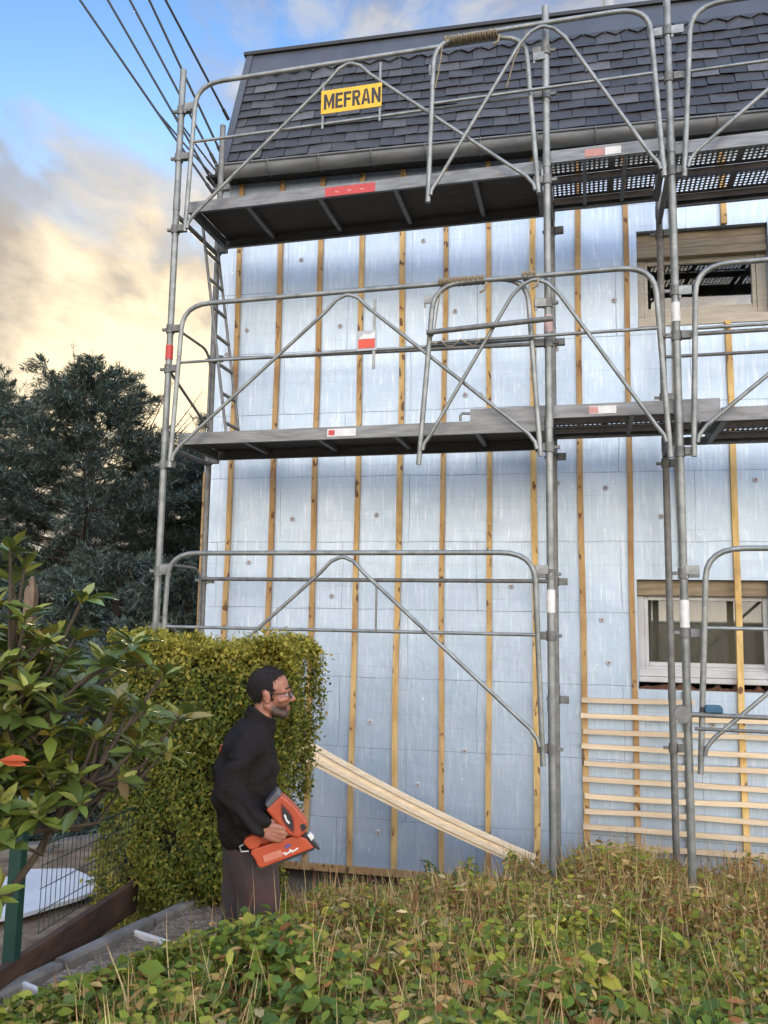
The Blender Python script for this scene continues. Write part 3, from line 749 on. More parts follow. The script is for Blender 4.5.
# maker's sign, readable from the front
sg = MB().box((1.30,-.075,5.737),(1.806,-.069,5.94)).build('sign', YELLOW, scaf, .006)
sb = MB().box((1.306,-.066,5.62),(1.322,-.056,6.02)).box((1.782,-.066,5.62),(1.798,-.056,6.12)).build('sign_bracket', STEEL, scaf)
lt = MB(); LH = .13; t_ = .021
def glyph(ch, x):
    def q(pts): lt.prism([(x+a, 5.7735+b*LH) for a,b in pts], -.0772, -.0756)
    W = .062
    if ch in 'EF':
        q([(0,0),(t_,0),(t_,1),(0,1)]); q([(t_,1),(t_,.83),(W,.83),(W,1)]); q([(t_,.59),(t_,.43),(W*.9,.43),(W*.9,.59)])
        if ch == 'E': q([(t_,.17),(t_,0),(W,0),(W,.17)])
    elif ch == 'M':
        W = .088; q([(0,0),(t_,0),(t_,1),(0,1)]); q([(W-t_,0),(W,0),(W,1),(W-t_,1)]); q([(t_,1),(t_,.62),(W/2,0),(W/2,.42)]); q([(W-t_,.62),(W-t_,1),(W/2,.42),(W/2,0)])
    elif ch == 'N':
        W = .074; q([(0,0),(t_,0),(t_,1),(0,1)]); q([(W-t_,0),(W,0),(W,1),(W-t_,1)]); q([(t_,1),(t_,.6),(W-t_,0),(W-t_,.4)])
    elif ch == 'A':
        W = .076; q([(0,0),(t_,0),(W/2+.002,.98),(W/2+.002,1),(W/2-.012,1)]); q([(W-t_,0),(W,0),(W/2+.012,1),(W/2+.002,1),(W/2+.002,.9)]); q([(.026,.2),(W-.026,.2),(W-.03,.36),(.03,.36)])
    elif ch == 'R':
        W = .066; q([(0,0),(t_,0),(t_,1),(0,1)])
        o_ = [(t_,1)]+[(W-.022+.022*math.sin(R(a)), .72+.28*math.cos(R(a))) for a in range(0,181,20)]+[(t_,.44)]
        n_ = [(t_,.60)]+[(W-.026+.008*math.sin(R(a)), .72+.12*math.cos(R(a))) for a in range(180,-1,-20)]+[(t_,.84)]
        for k in range(len(o_)-1):
            i_ = n_[::-1]; q([o_[k],o_[k+1],i_[k+1],i_[k]])
        q([(.026,.44),(W-t_-.002,0),(W+.002,0),(.047,.46)])
    return W
xx = 1.326; ws = []
for ch_ in 'MEFRAN': xx += glyph(ch_, xx)+.0088
lt.build('lettering', SIGNINK, sg)
# ladder between the decks on the house side
ld = MB(); a0,a1 = Vector((.36,.70,3.2)), Vector((.02,.70,5.3))
a0b,a1b = Vector((.36,.42,3.2)), Vector((.02,.42,5.3))
ld.tube([a0,a1],.014,8); ld.tube([a0b,a1b],.014,8)
for k in range(8):
    t = (k+.6)/8; ld.tube([a0.lerp(a1,t),a0b.lerp(a1b,t)],.016,8)
ld.build('ladder', STEEL2, scaf)
# rope lashings round the doubled rails
def lash(xa,xb,z,y=-.067,r=.0235,turns=20):
    p = []
    n = turns*10
    for i in range(n+1):
        t = i/n; a = t*turns*2*math.pi; p.append((xa+(xb-xa)*t, y+(r+.022)*math.cos(a)+.004*math.sin(i*.9), z+r*math.sin(a)*(1+.15*math.sin(i*.37))))
    p += [(xb+.02,y-.05,z-.05),(xb+.01,y-.05,z-.1),(xb-.03,y-.05,z-.12)]
    return MB().tube(p,.0095,6).build('rope_lashing', ROPE, scaf)
lash(2.28,2.62,4.235); lash(2.31,2.72,6.205); lash(2.9,3.0,4.235,turns=6)
MB().tube([(2.25+.05*k,-.115,3.74+.03*math.sin(k*1.9)) for k in range(9)],.0055,6).build('rope_tail', ROPE, scaf)
MB().tube([(2.3,-.1,4.18),(2.27,-.1,4.0),(2.25,-.105,3.83),(2.2,-.11,3.76)],.0055,6).build('rope_tail', ROPE, scaf)
MB().tube([(2.3,-.1,6.18),(2.27,-.1,5.95),(2.24,-.105,5.8)],.0055,6).build('rope_tail', ROPE, scaf)
MB().tube([(2.95,-.1,6.17),(2.85,-.1,5.95),(2.79,-.105,5.72)],.0055,6).build('rope_tail', ROPE, scaf)
# tube clamped low on the right-hand standards, with coupler
rail((3.90,-.06,1.13),(6.9,-.06,1.13),.0165,STEEL2,'low_rail'); rail((4.0,-.06,1.04),(6.9,-.06,1.04),.012,STEEL2,'low_rail')
MB().tube([(3.925,-.05,1.13),(3.925,-.10,1.13)],.055,16).build('swivel_coupler', STEEL2, scaf, .004)
# blue tape measure left on the low rail
tm = tag(empty('tape_measure', (4.115,-.06,1.147)), 'blue tape measure left lying on the low scaffold tube under the ground-floor window', 'tape measure')
MB().prism([(-.05,0),(.06,0),(.06,.034),(.045,.05),(-.035,.05),(-.05,.034)],-.022,.022).build('case', BLUE, tm, .006)
MB().box((-.075,-.012,.004),(-.051,.012,.034)).build('blade_end', BLACK, tm, .003)

# ------------------------------------------------------------------ overhead cables
ends = [((-.08,.80,5.71),(-1.29,.3,7.52)),((-.08,.88,5.79),(-.99,.3,7.47)),((-.08,.84,6.03),(-.75,.3,7.42)),((-.08,.98,6.18),(-.55,.3,7.39)),((-.08,1.07,6.63),(-.38,.3,7.36))]
nm = ['lowest and leftmost black cable running from the house corner up across the sky','second black overhead cable from the left, forking just above the gutter','middle one of the five black overhead cables','fourth black overhead cable from the left','rightmost and steepest black overhead cable beside the roof edge']
for i,(a,b_) in enumerate(ends):
    a,b_ = Vector(a),Vector(b_); d = b_-a; p = []
    for k in range(25):
        t = k/24*6.0; q = a+d*t; s = .012*t*(6-t)*0; p.append((q.x,q.y,q.z-s))
    m = MB().tube(p,.0115,8)
    if i in (0,1):   # twin drop
        e2 = a+Vector((0,.03,.16)); m.tube([tuple(a+d*.42),tuple((a+d*.42).lerp(e2,.6)+Vector((0,0,-.01))),tuple(e2)],.009,8)
    m.tube([tuple(a-d.normalized()*.02),tuple(a+d.normalized()*.09)],.017,8)
    tag(m.build('overhead_cable', BLACK), nm[i], 'cable', 'overhead cables')

# ------------------------------------------------------------------ leaning planks
for i in range(4):
    dz = [0,.047,.094,.141][i]; dy = [0,-.018,.006,-.012][i]
    a = Vector((-.22,.42+dy,1.265+dz*1.5)); b_ = Vector((2.93+[.03,.0,-.06,-.02][i],.82+dy,-.215+dz*.8))
    d = b_-a; n = 16; vs = []
    s = d.normalized(); side = s.cross(Vector((0,0,1))).normalized(); up = side.cross(s)
    for k in range(n+1):
        t = k/n; c = a+d*t-Vector((0,0,(.085+.008*i)*4*t*(1-t)))
        vs += [c-side*.016-up*.0175, c+side*.016-up*.0175, c+side*.016+up*.0175, c-side*.016+up*.0175]
    fs = [(3,2,1,0),tuple(range(4*n,4*n+4))]
    for k in range(n): q = 4*k; fs += [(q+j,q+(j+1)%4,q+4+(j+1)%4,q+4+j) for j in range(4)]
    o = MB().add(vs,fs).build('plank', PLANK, bev=.002)
    tag(o, ['lowest plank of the pale bundle leaning across the foil wall','second plank up in the pale bundle leaning across the foil wall','third plank up in the pale bundle leaning across the foil wall','topmost plank of the pale bundle leaning across the foil wall'][i], 'plank', 'pale planks leaning on the foil wall')

# ------------------------------------------------------------------ cedars
def conifer(name, loc, H, rad, label, seed, nb=95):
    r = np.random.default_rng(seed); root = tag(empty(name, loc), label, 'tree', 'conifers behind the fence')
    tr = MB(); tr.tube([(0.03*math.sin(k),.03*math.cos(k*1.3),H*k/10) for k in range(11)], [.22*(1-k/10.5)+.012 for k in range(11)], 9)
    P=[];D=[];Nn=[];Ln=[];Wd=[];Cc=[]
    for i in range(nb):
        t = (i+.5)/nb; h = H*(.02+.97*t); az = i*2.399+r.normal()*.25
        env = rad*(1-t**2.6)*.98+.35; ln = env*r.uniform(.65,1.12)
        el = .05+.55*t**2+r.normal()*.1
        d = np.array([math.cos(az),math.sin(az),0])
        pts=[]
        for k in range(9):
            s = k/8; pts.append(np.array([0,0,h])+d*ln*s*math.cos(el)+np.array([0,0,ln*(s*math.sin(el)+.10*s*s*(t>.4)-.13*s*s*(t<.45))]))
        tr.tube(pts,[max(.004,.035*(1-t*.7)*(1-k/8.3)) for k in range(9)],5)
        side = np.array([-d[1],d[0],0]); ntw = int(10+ln*10)
        for q in range(ntw):
            s = r.uniform(.18,1)**.8; k = min(7,int(s*8)); p0 = pts[k]+(pts[k+1]-pts[k])*(s*8-k)
            sg_ = 1 if q%2 else -1; tl = (.25+.42*(1-s))*min(1.2,.5+ln*.35)*r.uniform(.7,1.3)
            td = d*r.uniform(.5,.9)+side*sg_*r.uniform(.4,1)+np.array([0,0,r.normal()*.18+.12*t]); td/=np.linalg.norm(td)
            nn = int(20+tl*80)
            for z in np.linspace(.05,1,nn):
                pp = p0+td*tl*z+np.array([0,0,-.1*tl*z*z])+r.normal(size=3)*.012
                nd = td*.75+r.normal(size=3)*.42+np.array([0,0,.22]); P.append(pp); D.append(nd); Nn.append(np.array([0,0,1])+r.normal(size=3)*.35)
                Ln.append(r.uniform(.07,.15)); Wd.append(r.uniform(.010,.024))
                Cc.append(np.array([.105,.145,.118])*r.uniform(.6,1.5) if r.random()>.07 else np.array([.085,.075,.05])*r.uniform(.7,1.2))
    for q in range(34 if H > 3 else 0):
        a = r.uniform(0,6.28); rr_ = r.uniform(0,1.35); b0 = np.array([rr_*math.cos(a),rr_*math.sin(a),H*.93-rr_*.72]); hgt = r.uniform(.5,1.15); dv_ = np.array([math.cos(a)*.6*rr_+r.normal()*.12,math.sin(a)*.6*rr_+r.normal()*.12,1])
        tr.tube([b0,b0+dv_*hgt*.5,b0+dv_*hgt],[.012,.008,.003],4)
        for z in np.linspace(.0,1,30):
            P.append(b0+dv_*hgt*z); aa = r.uniform(0,6.28); D.append(np.array([math.cos(aa),math.sin(aa),r.uniform(.3,1.1)])); Nn.append(r.normal(size=3)); Ln.append(r.uniform(.06,.16)*(1.15-.5*z)); Wd.append(r.uniform(.008,.016)); Cc.append(np.array([.09,.11,.085])*r.uniform(.6,1.3))
    tr.build('trunk', BARK, root)
    leaves('crown', P, np.array(D), np.array(Nn), np.array(Ln), np.array(Wd), np.array(Cc), NEEDLE, root)
    return root
conifer('cedar_tree', (-5.1,6.4,-.5), 6.3, 3.1, 'tallest dark conifer with a spiky top, between the far left one and the scaffold', 3, 155)
conifer('cedar_tree', (-8.4,7.6,-.5), 6.6, 3.4, 'dark conifer at the far left edge of the photo', 5, 140)
conifer('cedar_tree', (-3.6,9.2,-.5), 6.1, 3.0, 'dark conifer partly behind the left scaffold posts, closest to the house', 9, 130)
conifer('cedar_tree', (-5.6,11.6,-.5), 6.0, 3.0, 'dark conifer farther back, seen in the gap between the front trees', 12, 130)
conifer('young_conifer', (-3.0,4.2,-.4), 2.7, 1.7, 'low young conifer just beyond the yard, under the tall conifers', 15, 70)
conifer('young_conifer', (-1.75,3.9,-.4), 2.6, 1.35, 'low young conifer tucked behind the hedge beside the house corner', 16, 60)

conifer('evergreen_shrub', (-1.25,1.35,-.2), 1.35, .95, 'low dark evergreen bush behind the yard wall, closest to the hedge', 17, 46)
conifer('evergreen_shrub', (-2.15,.35,-.2), 1.3, .95, 'low dark evergreen bush behind the middle of the yard wall', 18, 46)
conifer('evergreen_shrub', (-3.1,-.5,-.2), 1.4, 1.0, 'low dark evergreen bush behind the left end of the yard wall', 19, 46)

# ------------------------------------------------------------------ hedge
def hedge():
    root = tag(empty('hedge', (1.1,-1.1,-.05)), 'clipped yellow-green hedge with a flat top behind the man', 'hedge')
    hx0,hx1,hy0,hy1,hz0,hz1 = -.62,.58,-.3,.28,-.05,1.60
    MB().prism([(-.5,0.05),(.18,.05),(.45,1.48),(-.53,1.48)],hy0+.1,hy1-.08).build('twigs', HCORE, root)
    n = 62000
    # points on the box surface with depth jitter
    fsel = rng.choice(4,n,p=[.38,.27,.26,.09])
    u = rng.random(n); v = rng.random(n); dpt = np.abs(rng.normal(size=n))*.065-.045*(rng.random(n)<.10)*rng.random(n)*1.6
    def bulge(a,b): return .04*np.sin(a*7.1+1)+.035*np.sin(b*9.3+2)+.03*np.sin((a+b)*15)+.02*np.sin(a*31+b*23)
    P = np.zeros((n,3)); Nm = np.zeros((n,3))
    f = fsel==0; z = hz0+(hz1-hz0)*v; xr = hx1-.29*(1-v)**1.1; xl = hx0+.03*v
    P[f] = np.stack([xl+(xr-xl)*u, hy0+dpt+bulge(u,v*1.3), z],1)[f]; Nm[f] = (0,-1,.25)
    f = fsel==1; P[f] = np.stack([hx0+(hx1-hx0)*u, hy0+(hy1-hy0)*v, hz1-dpt*.6+bulge(u,v)*.6+.02*np.sin(u*23)],1)[f]; Nm[f] = (0,0,1)
    f = fsel==2; P[f] = np.stack([xr-dpt+bulge(u,v), hy0+(hy1-hy0)*u, z],1)[f]; Nm[f] = (1,0,.2)
    f = fsel==3; P[f] = np.stack([xl+dpt, hy0+(hy1-hy0)*u, z],1)[f]; Nm[f] = (-1,0,.2)
    P += rng.normal(size=P.shape)*.012
    ex_ = np.clip((P[:,0]-.42)/.16,0,1); tz = np.clip((P[:,2]-1.46)/.14,0,1); P[:,2] -= .02*ex_**2*tz; P[:,0] -= .015*tz**2*ex_
    keep = ~((np.sin(P[:,0]*11+3)*np.sin(P[:,2]*8.3+P[:,1]*9) > .74) & (fsel==0) & (rng.random(n)<.85))
    P = P[keep]; Nm = Nm[keep]; n = len(P)
    D = Nm*.55+unit(n)*.8+np.array([0,0,-.15]); 
    Nn = Nm+unit(n)*.6
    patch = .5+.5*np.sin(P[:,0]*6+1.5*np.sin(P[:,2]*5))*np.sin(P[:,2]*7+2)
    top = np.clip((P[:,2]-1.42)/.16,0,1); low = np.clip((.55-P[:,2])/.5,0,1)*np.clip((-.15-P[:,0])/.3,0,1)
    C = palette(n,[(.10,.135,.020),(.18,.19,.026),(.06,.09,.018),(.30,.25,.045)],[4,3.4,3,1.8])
    lit_yel = np.array([.50,.42,.075]); k = np.clip(top*.95+low*.8+patch*.14,0,.95)*rng.random(n)  # light on the top and lower left painted in as yellower leaves
    C = C*(1-k[:,None])+lit_yel*k[:,None]
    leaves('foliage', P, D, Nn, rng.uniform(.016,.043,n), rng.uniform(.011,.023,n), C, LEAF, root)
hedge()

# ------------------------------------------------------------------ rhododendron, left foreground
def rhodo():
    root = tag(empty('rhododendron', (1.3,-3.55,.2)), 'rhododendron shrub with long leathery leaves in the left foreground', 'shrub')
    o = np.array(root.location); r = np.random.default_rng(21)
    st = MB(); P=[];D=[];Nn=[];Ln=[];Wd=[];Cc=[]
    base = np.array([.05,-.05,0.])
    tips = []
    # tip positions in world space: x 0.95..1.9, z .5..1.95
    spec = [(1.56,-3.56,1.90),(1.74,-3.50,1.80),(1.47,-3.5,1.86),(1.62,-3.62,1.74),(1.5,-3.45,1.68),(1.90,-3.44,1.66),(1.83,-3.5,1.6),(1.97,-3.36,1.56),
            (1.46,-3.55,1.52),(1.58,-3.5,1.48),(1.70,-3.46,1.50),(1.82,-3.4,1.47),(1.93,-3.4,1.44),(2.0,-3.3,1.42),(1.45,-3.6,1.38),(1.55,-3.55,1.34),(1.66,-3.5,1.38),(1.78,-3.44,1.36),(1.9,-3.38,1.33),
            (1.44,-3.55,1.25),(1.53,-3.5,1.2),(1.63,-3.5,1.26),(1.73,-3.45,1.24),(1.86,-3.4,1.24),(1.46,-3.6,1.12),(1.56,-3.6,1.1),(1.67,-3.55,1.14),(1.77,-3.5,1.16),(1.42,-3.6,.92),(1.52,-3.7,.86),(1.4,-3.75,.74),(1.96,-3.3,1.3)]
    for p in spec: tips.append(np.array(p))
    for p in ((1.605,-3.66,.93),(1.60,-3.60,1.06),(1.42,-3.62,1.08),(1.30,-3.55,1.08),(1.55,-3.62,1.95),(1.50,-3.60,1.78),(1.66,-3.56,1.66),(1.44,-3.62,1.66),(1.58,-3.66,1.60),(1.48,-3.66,1.46),(1.62,-3.6,1.44),(1.44,-3.68,1.30),(1.56,-3.64,1.26),(1.46,-3.66,1.16)): tips.append(np.array(p))
    for i in range(110):
        tips.append(np.array([r.uniform(1.2,1.70),r.uniform(-3.65,-2.95),r.uniform(1.10,1.70)]))
    hubs = [np.array([1.36,-3.5,.62]),np.array([1.5,-3.45,.85]),np.array([1.62,-3.42,1.05]),np.array([1.42,-3.5,1.15]),np.array([1.74,-3.4,1.2]),np.array([1.5,-3.5,1.4])]
    b0 = np.array([1.30,-3.55,.15])
    par = [None,0,1,0,2,3]
    for h,pi in zip(hubs,par):
        s0 = b0 if pi is None else hubs[pi]
        mid = (s0+h)/2+r.normal(size=3)*.03
        st.tube([s0-o,mid-o,h-o],[.013,.011,.009],6)
    for ti,p in enumerate(tips):
        h = min(hubs,key=lambda q: np.linalg.norm(q-p)+max(0,q[2]-p[2])*2)
        mid = (h+p)/2+np.array([0,0,-.04])+r.normal(size=3)*.025
        st.tube([h-o,mid-o,p-o],[.008,.0065,.005],5)
        d = p-mid; d/=np.linalg.norm(d); d = d*.5+np.array([0,0,.8]); d/=np.linalg.norm(d)
        nl = r.integers(10,16); a0 = r.uniform(0,6)
        e1 = np.cross(d,[0,1,.2]); e1/=np.linalg.norm(e1); e2 = np.cross(d,e1)
        young = r.random()
        for k in range(nl):
            a = a0+k*2.4; up = r.uniform(-.1,.95) if k>3 else r.uniform(.7,1.8)
            dd = e1*math.cos(a)+e2*math.sin(a)+d*up
            P.append(p-o-d*.03*r.random()); D.append(dd); Nn.append(d+r.normal(size=3)*.25)
            L_ = r.uniform(.072,.122)*(1 if k>3 else .75); Ln.append(L_); Wd.append(L_*r.uniform(.31,.40))
            c = np.array([.15,.195,.035]) if young<.5 else np.array([.105,.155,.036])
            if k<=3: c = np.array([.24,.26,.055])
            if r.random()<.08: c = np.array([.21,.17,.03])
            Cc.append(c*r.uniform(.6,1.15))
    st.build('stems', STEM, root)
    fo = leaves('foliage', P, np.array(D), np.array(Nn), np.array(Ln), np.array(Wd), np.array(Cc), GLOSSLEAF, root, seg=3, droop=.22, fold=.16)
    # one orange withered leaf and one drooping purple-brown leaf
    q = np.array([[1.69,-3.775,1.333]])-o
    leaves('withered_leaf', np.repeat(q,2,0), np.array([[.9,.2,.12],[.85,.25,-.1]]), np.array([[0,-.5,1],[0,-.8,.6]]), np.array([.085,.075]), np.array([.032,.028]), np.array([[.55,.11,.035],[.5,.12,.05]]), LEAF, root, seg=3)
    q = np.array([[1.86,-3.40,1.235]])-o
    leaves('drooping_leaf', np.repeat(q,2,0), np.array([[.12,0,-1],[-.06,.05,-1]]), np.array([[0,-1,0],[.3,-1,0]]), np.array([.085,.07]), np.array([.04,.03]), np.array([[.2,.15,.08],[.16,.08,.10]]), LEAF, root, seg=3)
rhodo()
# timber post beyond
tag(MB().prism([(-.07,-.07),(.07,-.07),(.07,.07),(-.07,.07)],0,1.0,axis='z').build('_p',OLDWOOD), 'x','x')
bpy.data.objects.remove(bpy.data.objects['_p'])
pt = MB(); X = Matrix.Translation((-2.03,1.15,-.3)) @ Matrix.Rotation(R(12),4,'Z')
vs = [(x*.05,y*.05,z) for z in (0,2.2) for x,y in ((-1,-1),(1,-1),(1,1),(-1,1))]+[(x*.012,y*.012,2.36) for x,y in ((-1,-1),(1,-1),(1,1),(-1,1))]
pt.add([X@Vector(v) for v in vs],[(3,2,1,0)]+[(a+j,a+(j+1)%4,a+4+(j+1)%4,a+4+j) for a in (0,4) for j in range(4)]+[(8,9,10,11)])
tag(pt.build('timber_post', OLDWOOD), 'weathered pointed timber post standing behind the rhododendron', 'post')

# ------------------------------------------------------------------ wire mesh fence
F0,F1 = Vector((.925,-2.52,.30)), Vector((.70,-1.28,.19))
fd = (F1-F0); FL = fd.length; fu = fd.normalized()
fence = tag(empty('mesh_fence', F0), 'dark green wire mesh fence panel with a green steel post beside the gravel path', 'fence')
fh = .42
def fp(t,z): return tuple(fu*t+Vector((0,0,z)))
m = MB(); t = .04
while t < FL+.55:
    m.tube([fp(t,.015),fp(t,fh)],.0019,5,cap=False); t += .05
for z in (.02,.11,.21,.31,.40):
    m.tube([fp(.03,z),fp(FL+.55,z)],.0024 if z<.4 else .004,5)
m.build('wire_panel', GREENW, fence)
m = MB()
X = Matrix.Rotation(R(9),4,'Z')
m.box((-.027,-.027,-.3),(.027,.027,.52),0,Matrix.Translation((.06,-.22,0))@X); m.box((-.03,-.03,.52),(.03,.03,.535),0,Matrix.Translation((.06,-.22,0))@X)
m.build('post', GREENP, fence, .004)
m = MB()
m.box((-.027,-.027,-.3),(.027,.027,.5),0,Matrix.Translation(fu*(FL+.57))@X)
m.build('post', GREENP, fence, .004)
# retaining board under the fence
b_ = MB(); s = F0-fu*.9
X = Matrix.Translation(s+Vector((.03,0,0))) @ fu.to_track_quat('Y','Z').to_matrix().to_4x4()
b_.box((-.02,0,-.17),(.02,FL+1.6,-.005),0,X)
tag(b_.build('retaining_board', RUSTB, bev=.004), 'rust-brown retaining board along the foot of the mesh fence', 'retaining board')

# ------------------------------------------------------------------ weeds
def weeds():
    r = np.random.default_rng(33); n = 120000
    # more samples near the camera is not needed: uniform over the bank
    x = r.uniform(.85,6.4,n); y = r.uniform(-4.1,.8,n)
    path_edge = 1.30+.05*np.sin(y*9)+np.maximum(0,y+2.6)*.24
    ok = ~((x < path_edge) & (y > -2.86+.08*np.sin(x*13)))
    ok &= ((x-1.74)**2+(y+2.0)**2 > .075)
    bare = (y > -.28) & (x < 2.75); ok &= ~(bare & (r.random(n) < .93))
    ok &= ~((y > .42) & (x < 3.15))
    clump = np.sin(x*5.1+1.3*np.sin(y*4.3))*np.sin(y*5.7+1.1*np.sin(x*3.1)); fine = np.sin(x*17+2*np.sin(y*13))*np.sin(y*19+1.7)
    ok &= r.random(n) < (.72+.28*clump)
    x,y,clump,fine = x[ok],y[ok],clump[ok],fine[ok]; n = len(x)
    H = .36+.07*clump+.03*fine
    back = sstep(2.95,3.6,x)*sstep(-1.3,-.35,y); H = H+back*(.07+.05*np.sin(x*6))
    H = H+.14*np.exp(-(((x-2.0)/.40)**2+((y+2.62)/.28)**2))
    H = H*np.where((x<1.8)&(y<-2.6),.40+.22*sstep(1.55,1.8,x),1.0)*np.where((y>-.3)&(x<2.75),.45,1.0)
    H = np.where((y>-1.5)&(x<2.5)&(y<=-.3), H*.85, H)
    lim = 1.7743-(-0.43482*(x-3.322)+0.20087*(y+5.8096))-gz(x,y)   # the cover is lower towards the path edge
    low_ = (x < 2.05); H = np.where(low_, np.minimum(H, lim), H); kp = H > .035
    x,y,clump,fine,H,back = x[kp],y[kp],clump[kp],fine[kp],H[kp],back[kp]; n = len(x)
    deep = np.abs(r.normal(size=n))*.30; fr = np.clip(1-deep,.03,1.0)+.10*(r.random(n)<.06)
    z = gz(x,y)+H*fr
    P = np.stack([x,y,z],1)
    a = r.uniform(0,6.283,n); D = np.stack([np.cos(a),np.sin(a),r.uniform(-.5,.35,n)],1)
    Nn = np.stack([r.normal(size=n)*.45,r.normal(size=n)*.45-.15,np.ones(n)],1)
    dryp = np.clip(.26+.34*np.sin(x*2.3+1.2*np.sin(y*1.9))*np.sin(y*2.6+x*.8)+.25*sstep(-1.7,-.6,y)*(1-.3*back)+.28*(1-fr),0.06,.82)
    dryp = dryp*(.7+.3*sstep(-2.9,-2.0,y)); dry = r.random(n) < dryp
    L_ = r.uniform(.026,.068,n)*np.where(y<-2.2,1.12,.92); big = r.random(n)<.07; L_ = np.where(big,L_*1.45,L_)
    W_ = L_*np.where(dry,r.uniform(.22,.5,n),r.uniform(.42,.64,n))
    g_ = np.array([(.185,.23,.028),(.28,.295,.034),(.12,.17,.034),(.43,.37,.05),(.19,.22,.055)])[r.choice(5,n,p=[.33,.29,.15,.17,.06])]
    d_ = np.array([(.50,.34,.12),(.42,.26,.085),(.31,.13,.045),(.52,.42,.20)])[r.choice(4,n,p=[.38,.32,.20,.10])]
    g_ = g_*np.where((y<-2.5)[:,None],np.array([.72,.86,.95]),1.0)
    C = np.where(dry[:,None],d_,g_)*(1+.2*r.normal(size=(n,1))).clip(.55,1.5)
    # dry and green stalks
    m = 21000; k = r.choice(n,m,p=(dryp+.08)/np.sum(dryp+.08))
    sx_ = x[k]+r.normal(size=m)*.03; sy_ = y[k]+r.normal(size=m)*.03; h_ = H[k]*r.uniform(.55,1.32,m)
    SP = np.stack([sx_,sy_,gz(sx_,sy_)+.02],1); SD = np.stack([r.normal(size=m)*.28,r.normal(size=m)*.28,np.ones(m)],1)
    SC = np.array([(.62,.47,.22),(.50,.31,.13),(.34,.13,.06),(.26,.27,.07)])[r.choice(4,m,p=[.4,.26,.14,.20])]*r.uniform(.6,1.2,(m,1))
    SN = np.stack([r.normal(size=m),r.normal(size=m)-.6,r.normal(size=m)*.1],1)
    o = leaves('weeds', np.concatenate([P,SP]), np.concatenate([D,SD]), np.concatenate([Nn,SN]), np.concatenate([L_,h_]), np.concatenate([W_,r.uniform(.0038,.0085,m)]), np.concatenate([C,SC]), LEAF, seg=3, droop=.2, fold=.13)
    tag(o, 'tangle of green weeds and dry stalks covering the bank in front of the house', 'weeds', kind='stuff')
weeds()
# leafy plants at the foot of the wall
def leafy(loc, h, label, seed, n=46):
    r = np.random.default_rng(seed); root = tag(empty('leafy_plant', loc), label, 'plant', 'leafy plants at the wall foot')
    st = MB(); P=[];D=[];Nn=[];Ln=[];Wd=[];Cc=[]
    for s in range(7):
        a = r.uniform(0,6.28); t = np.array([math.cos(a)*h*.55,math.sin(a)*h*.35,h*r.uniform(.6,1.0)])
        st.tube([(0,0,-.03),t*.5+np.array([0,0,.03]),t],[.004,.0035,.002],5)
        for k in range(n//7):
            u = r.uniform(.3,1); b = r.uniform(0,6.28)
            P.append(t*u); D.append((math.cos(b),math.sin(b),r.uniform(-.3,.4))); Nn.append((0,-.2,1)); l = r.uniform(.07,.13); Ln.append(l); Wd.append(l*.38)
            Cc.append(np.array([.12,.17,.065])*r.uniform(.7,1.3))
    st.build('stems', STEM, root); leaves('foliage', P, np.array(D), np.array(Nn), np.array(Ln), np.array(Wd), np.array(Cc), LEAF, root, seg=3)
leafy((2.22,.62,-.47), .36, 'bushy grey-green plant at the foot of the foil wall, under the leaning planks', 41, 70)
leafy((2.6,.5,-.45), .30, 'smaller leafy plant at the wall foot near the lower end of the planks', 42, 46)
leafy((1.9,.35,-.46), .2, 'sparse low plant on the bare soil right of the man', 43, 30)

# ------------------------------------------------------------------ person and nail gun
def remesh(mb, voxel, smooth=4, disp=None):
    me = mb.mesh('tmp', []) if False else bpy.data.meshes.new('tmp')
    me.from_pydata(mb.v, [], mb.f); o = bpy.data.objects.new('tmp', me); col.objects.link(o)
    m = o.modifiers.new('r','REMESH'); m.mode = 'VOXEL'; m.voxel_size = voxel; m.use_smooth_shade = True
    s = o.modifiers.new('s','SMOOTH'); s.iterations = smooth; s.factor = .5
    dg = bpy.context.evaluated_depsgraph_get(); out = bpy.data.meshes.new_from_object(o.evaluated_get(dg))
    bpy.data.objects.remove(o); bpy.data.meshes.remove(me)
    if disp:
        out.update(); ns = [v.normal.copy() for v in out.vertices]
        for v,n_ in zip(out.vertices,ns): v.co += n_*disp(v.co)
    for p in out.polygons: p.use_smooth = True
    return out
def mesh_obj(name, me, m, parent=None):
    me.materials.clear(); me.materials.append(m); me.name = name
    o = bpy.data.objects.new(name, me); col.objects.link(o)
    if parent: o.parent = parent
    return o
PYAW = R(22.5); PLOC = (1.735,-2.03,-.205)
per = tag(empty('person', PLOC, PYAW), 'man in a black fleece jacket and dark work trousers with glasses, standing beside the hedge holding an orange nail gun', 'person')
per['label'] = 'man in black fleece jacket and glasses, standing by the hedge holding an orange nail gun'
def chain(mb, pts, rs, n=14):
    mb.tube(pts, rs, n)
    for p,q in zip(pts,rs): mb.ball(p,q*.995,0,14,10)
b = MB()
RX = Matrix.Rotation
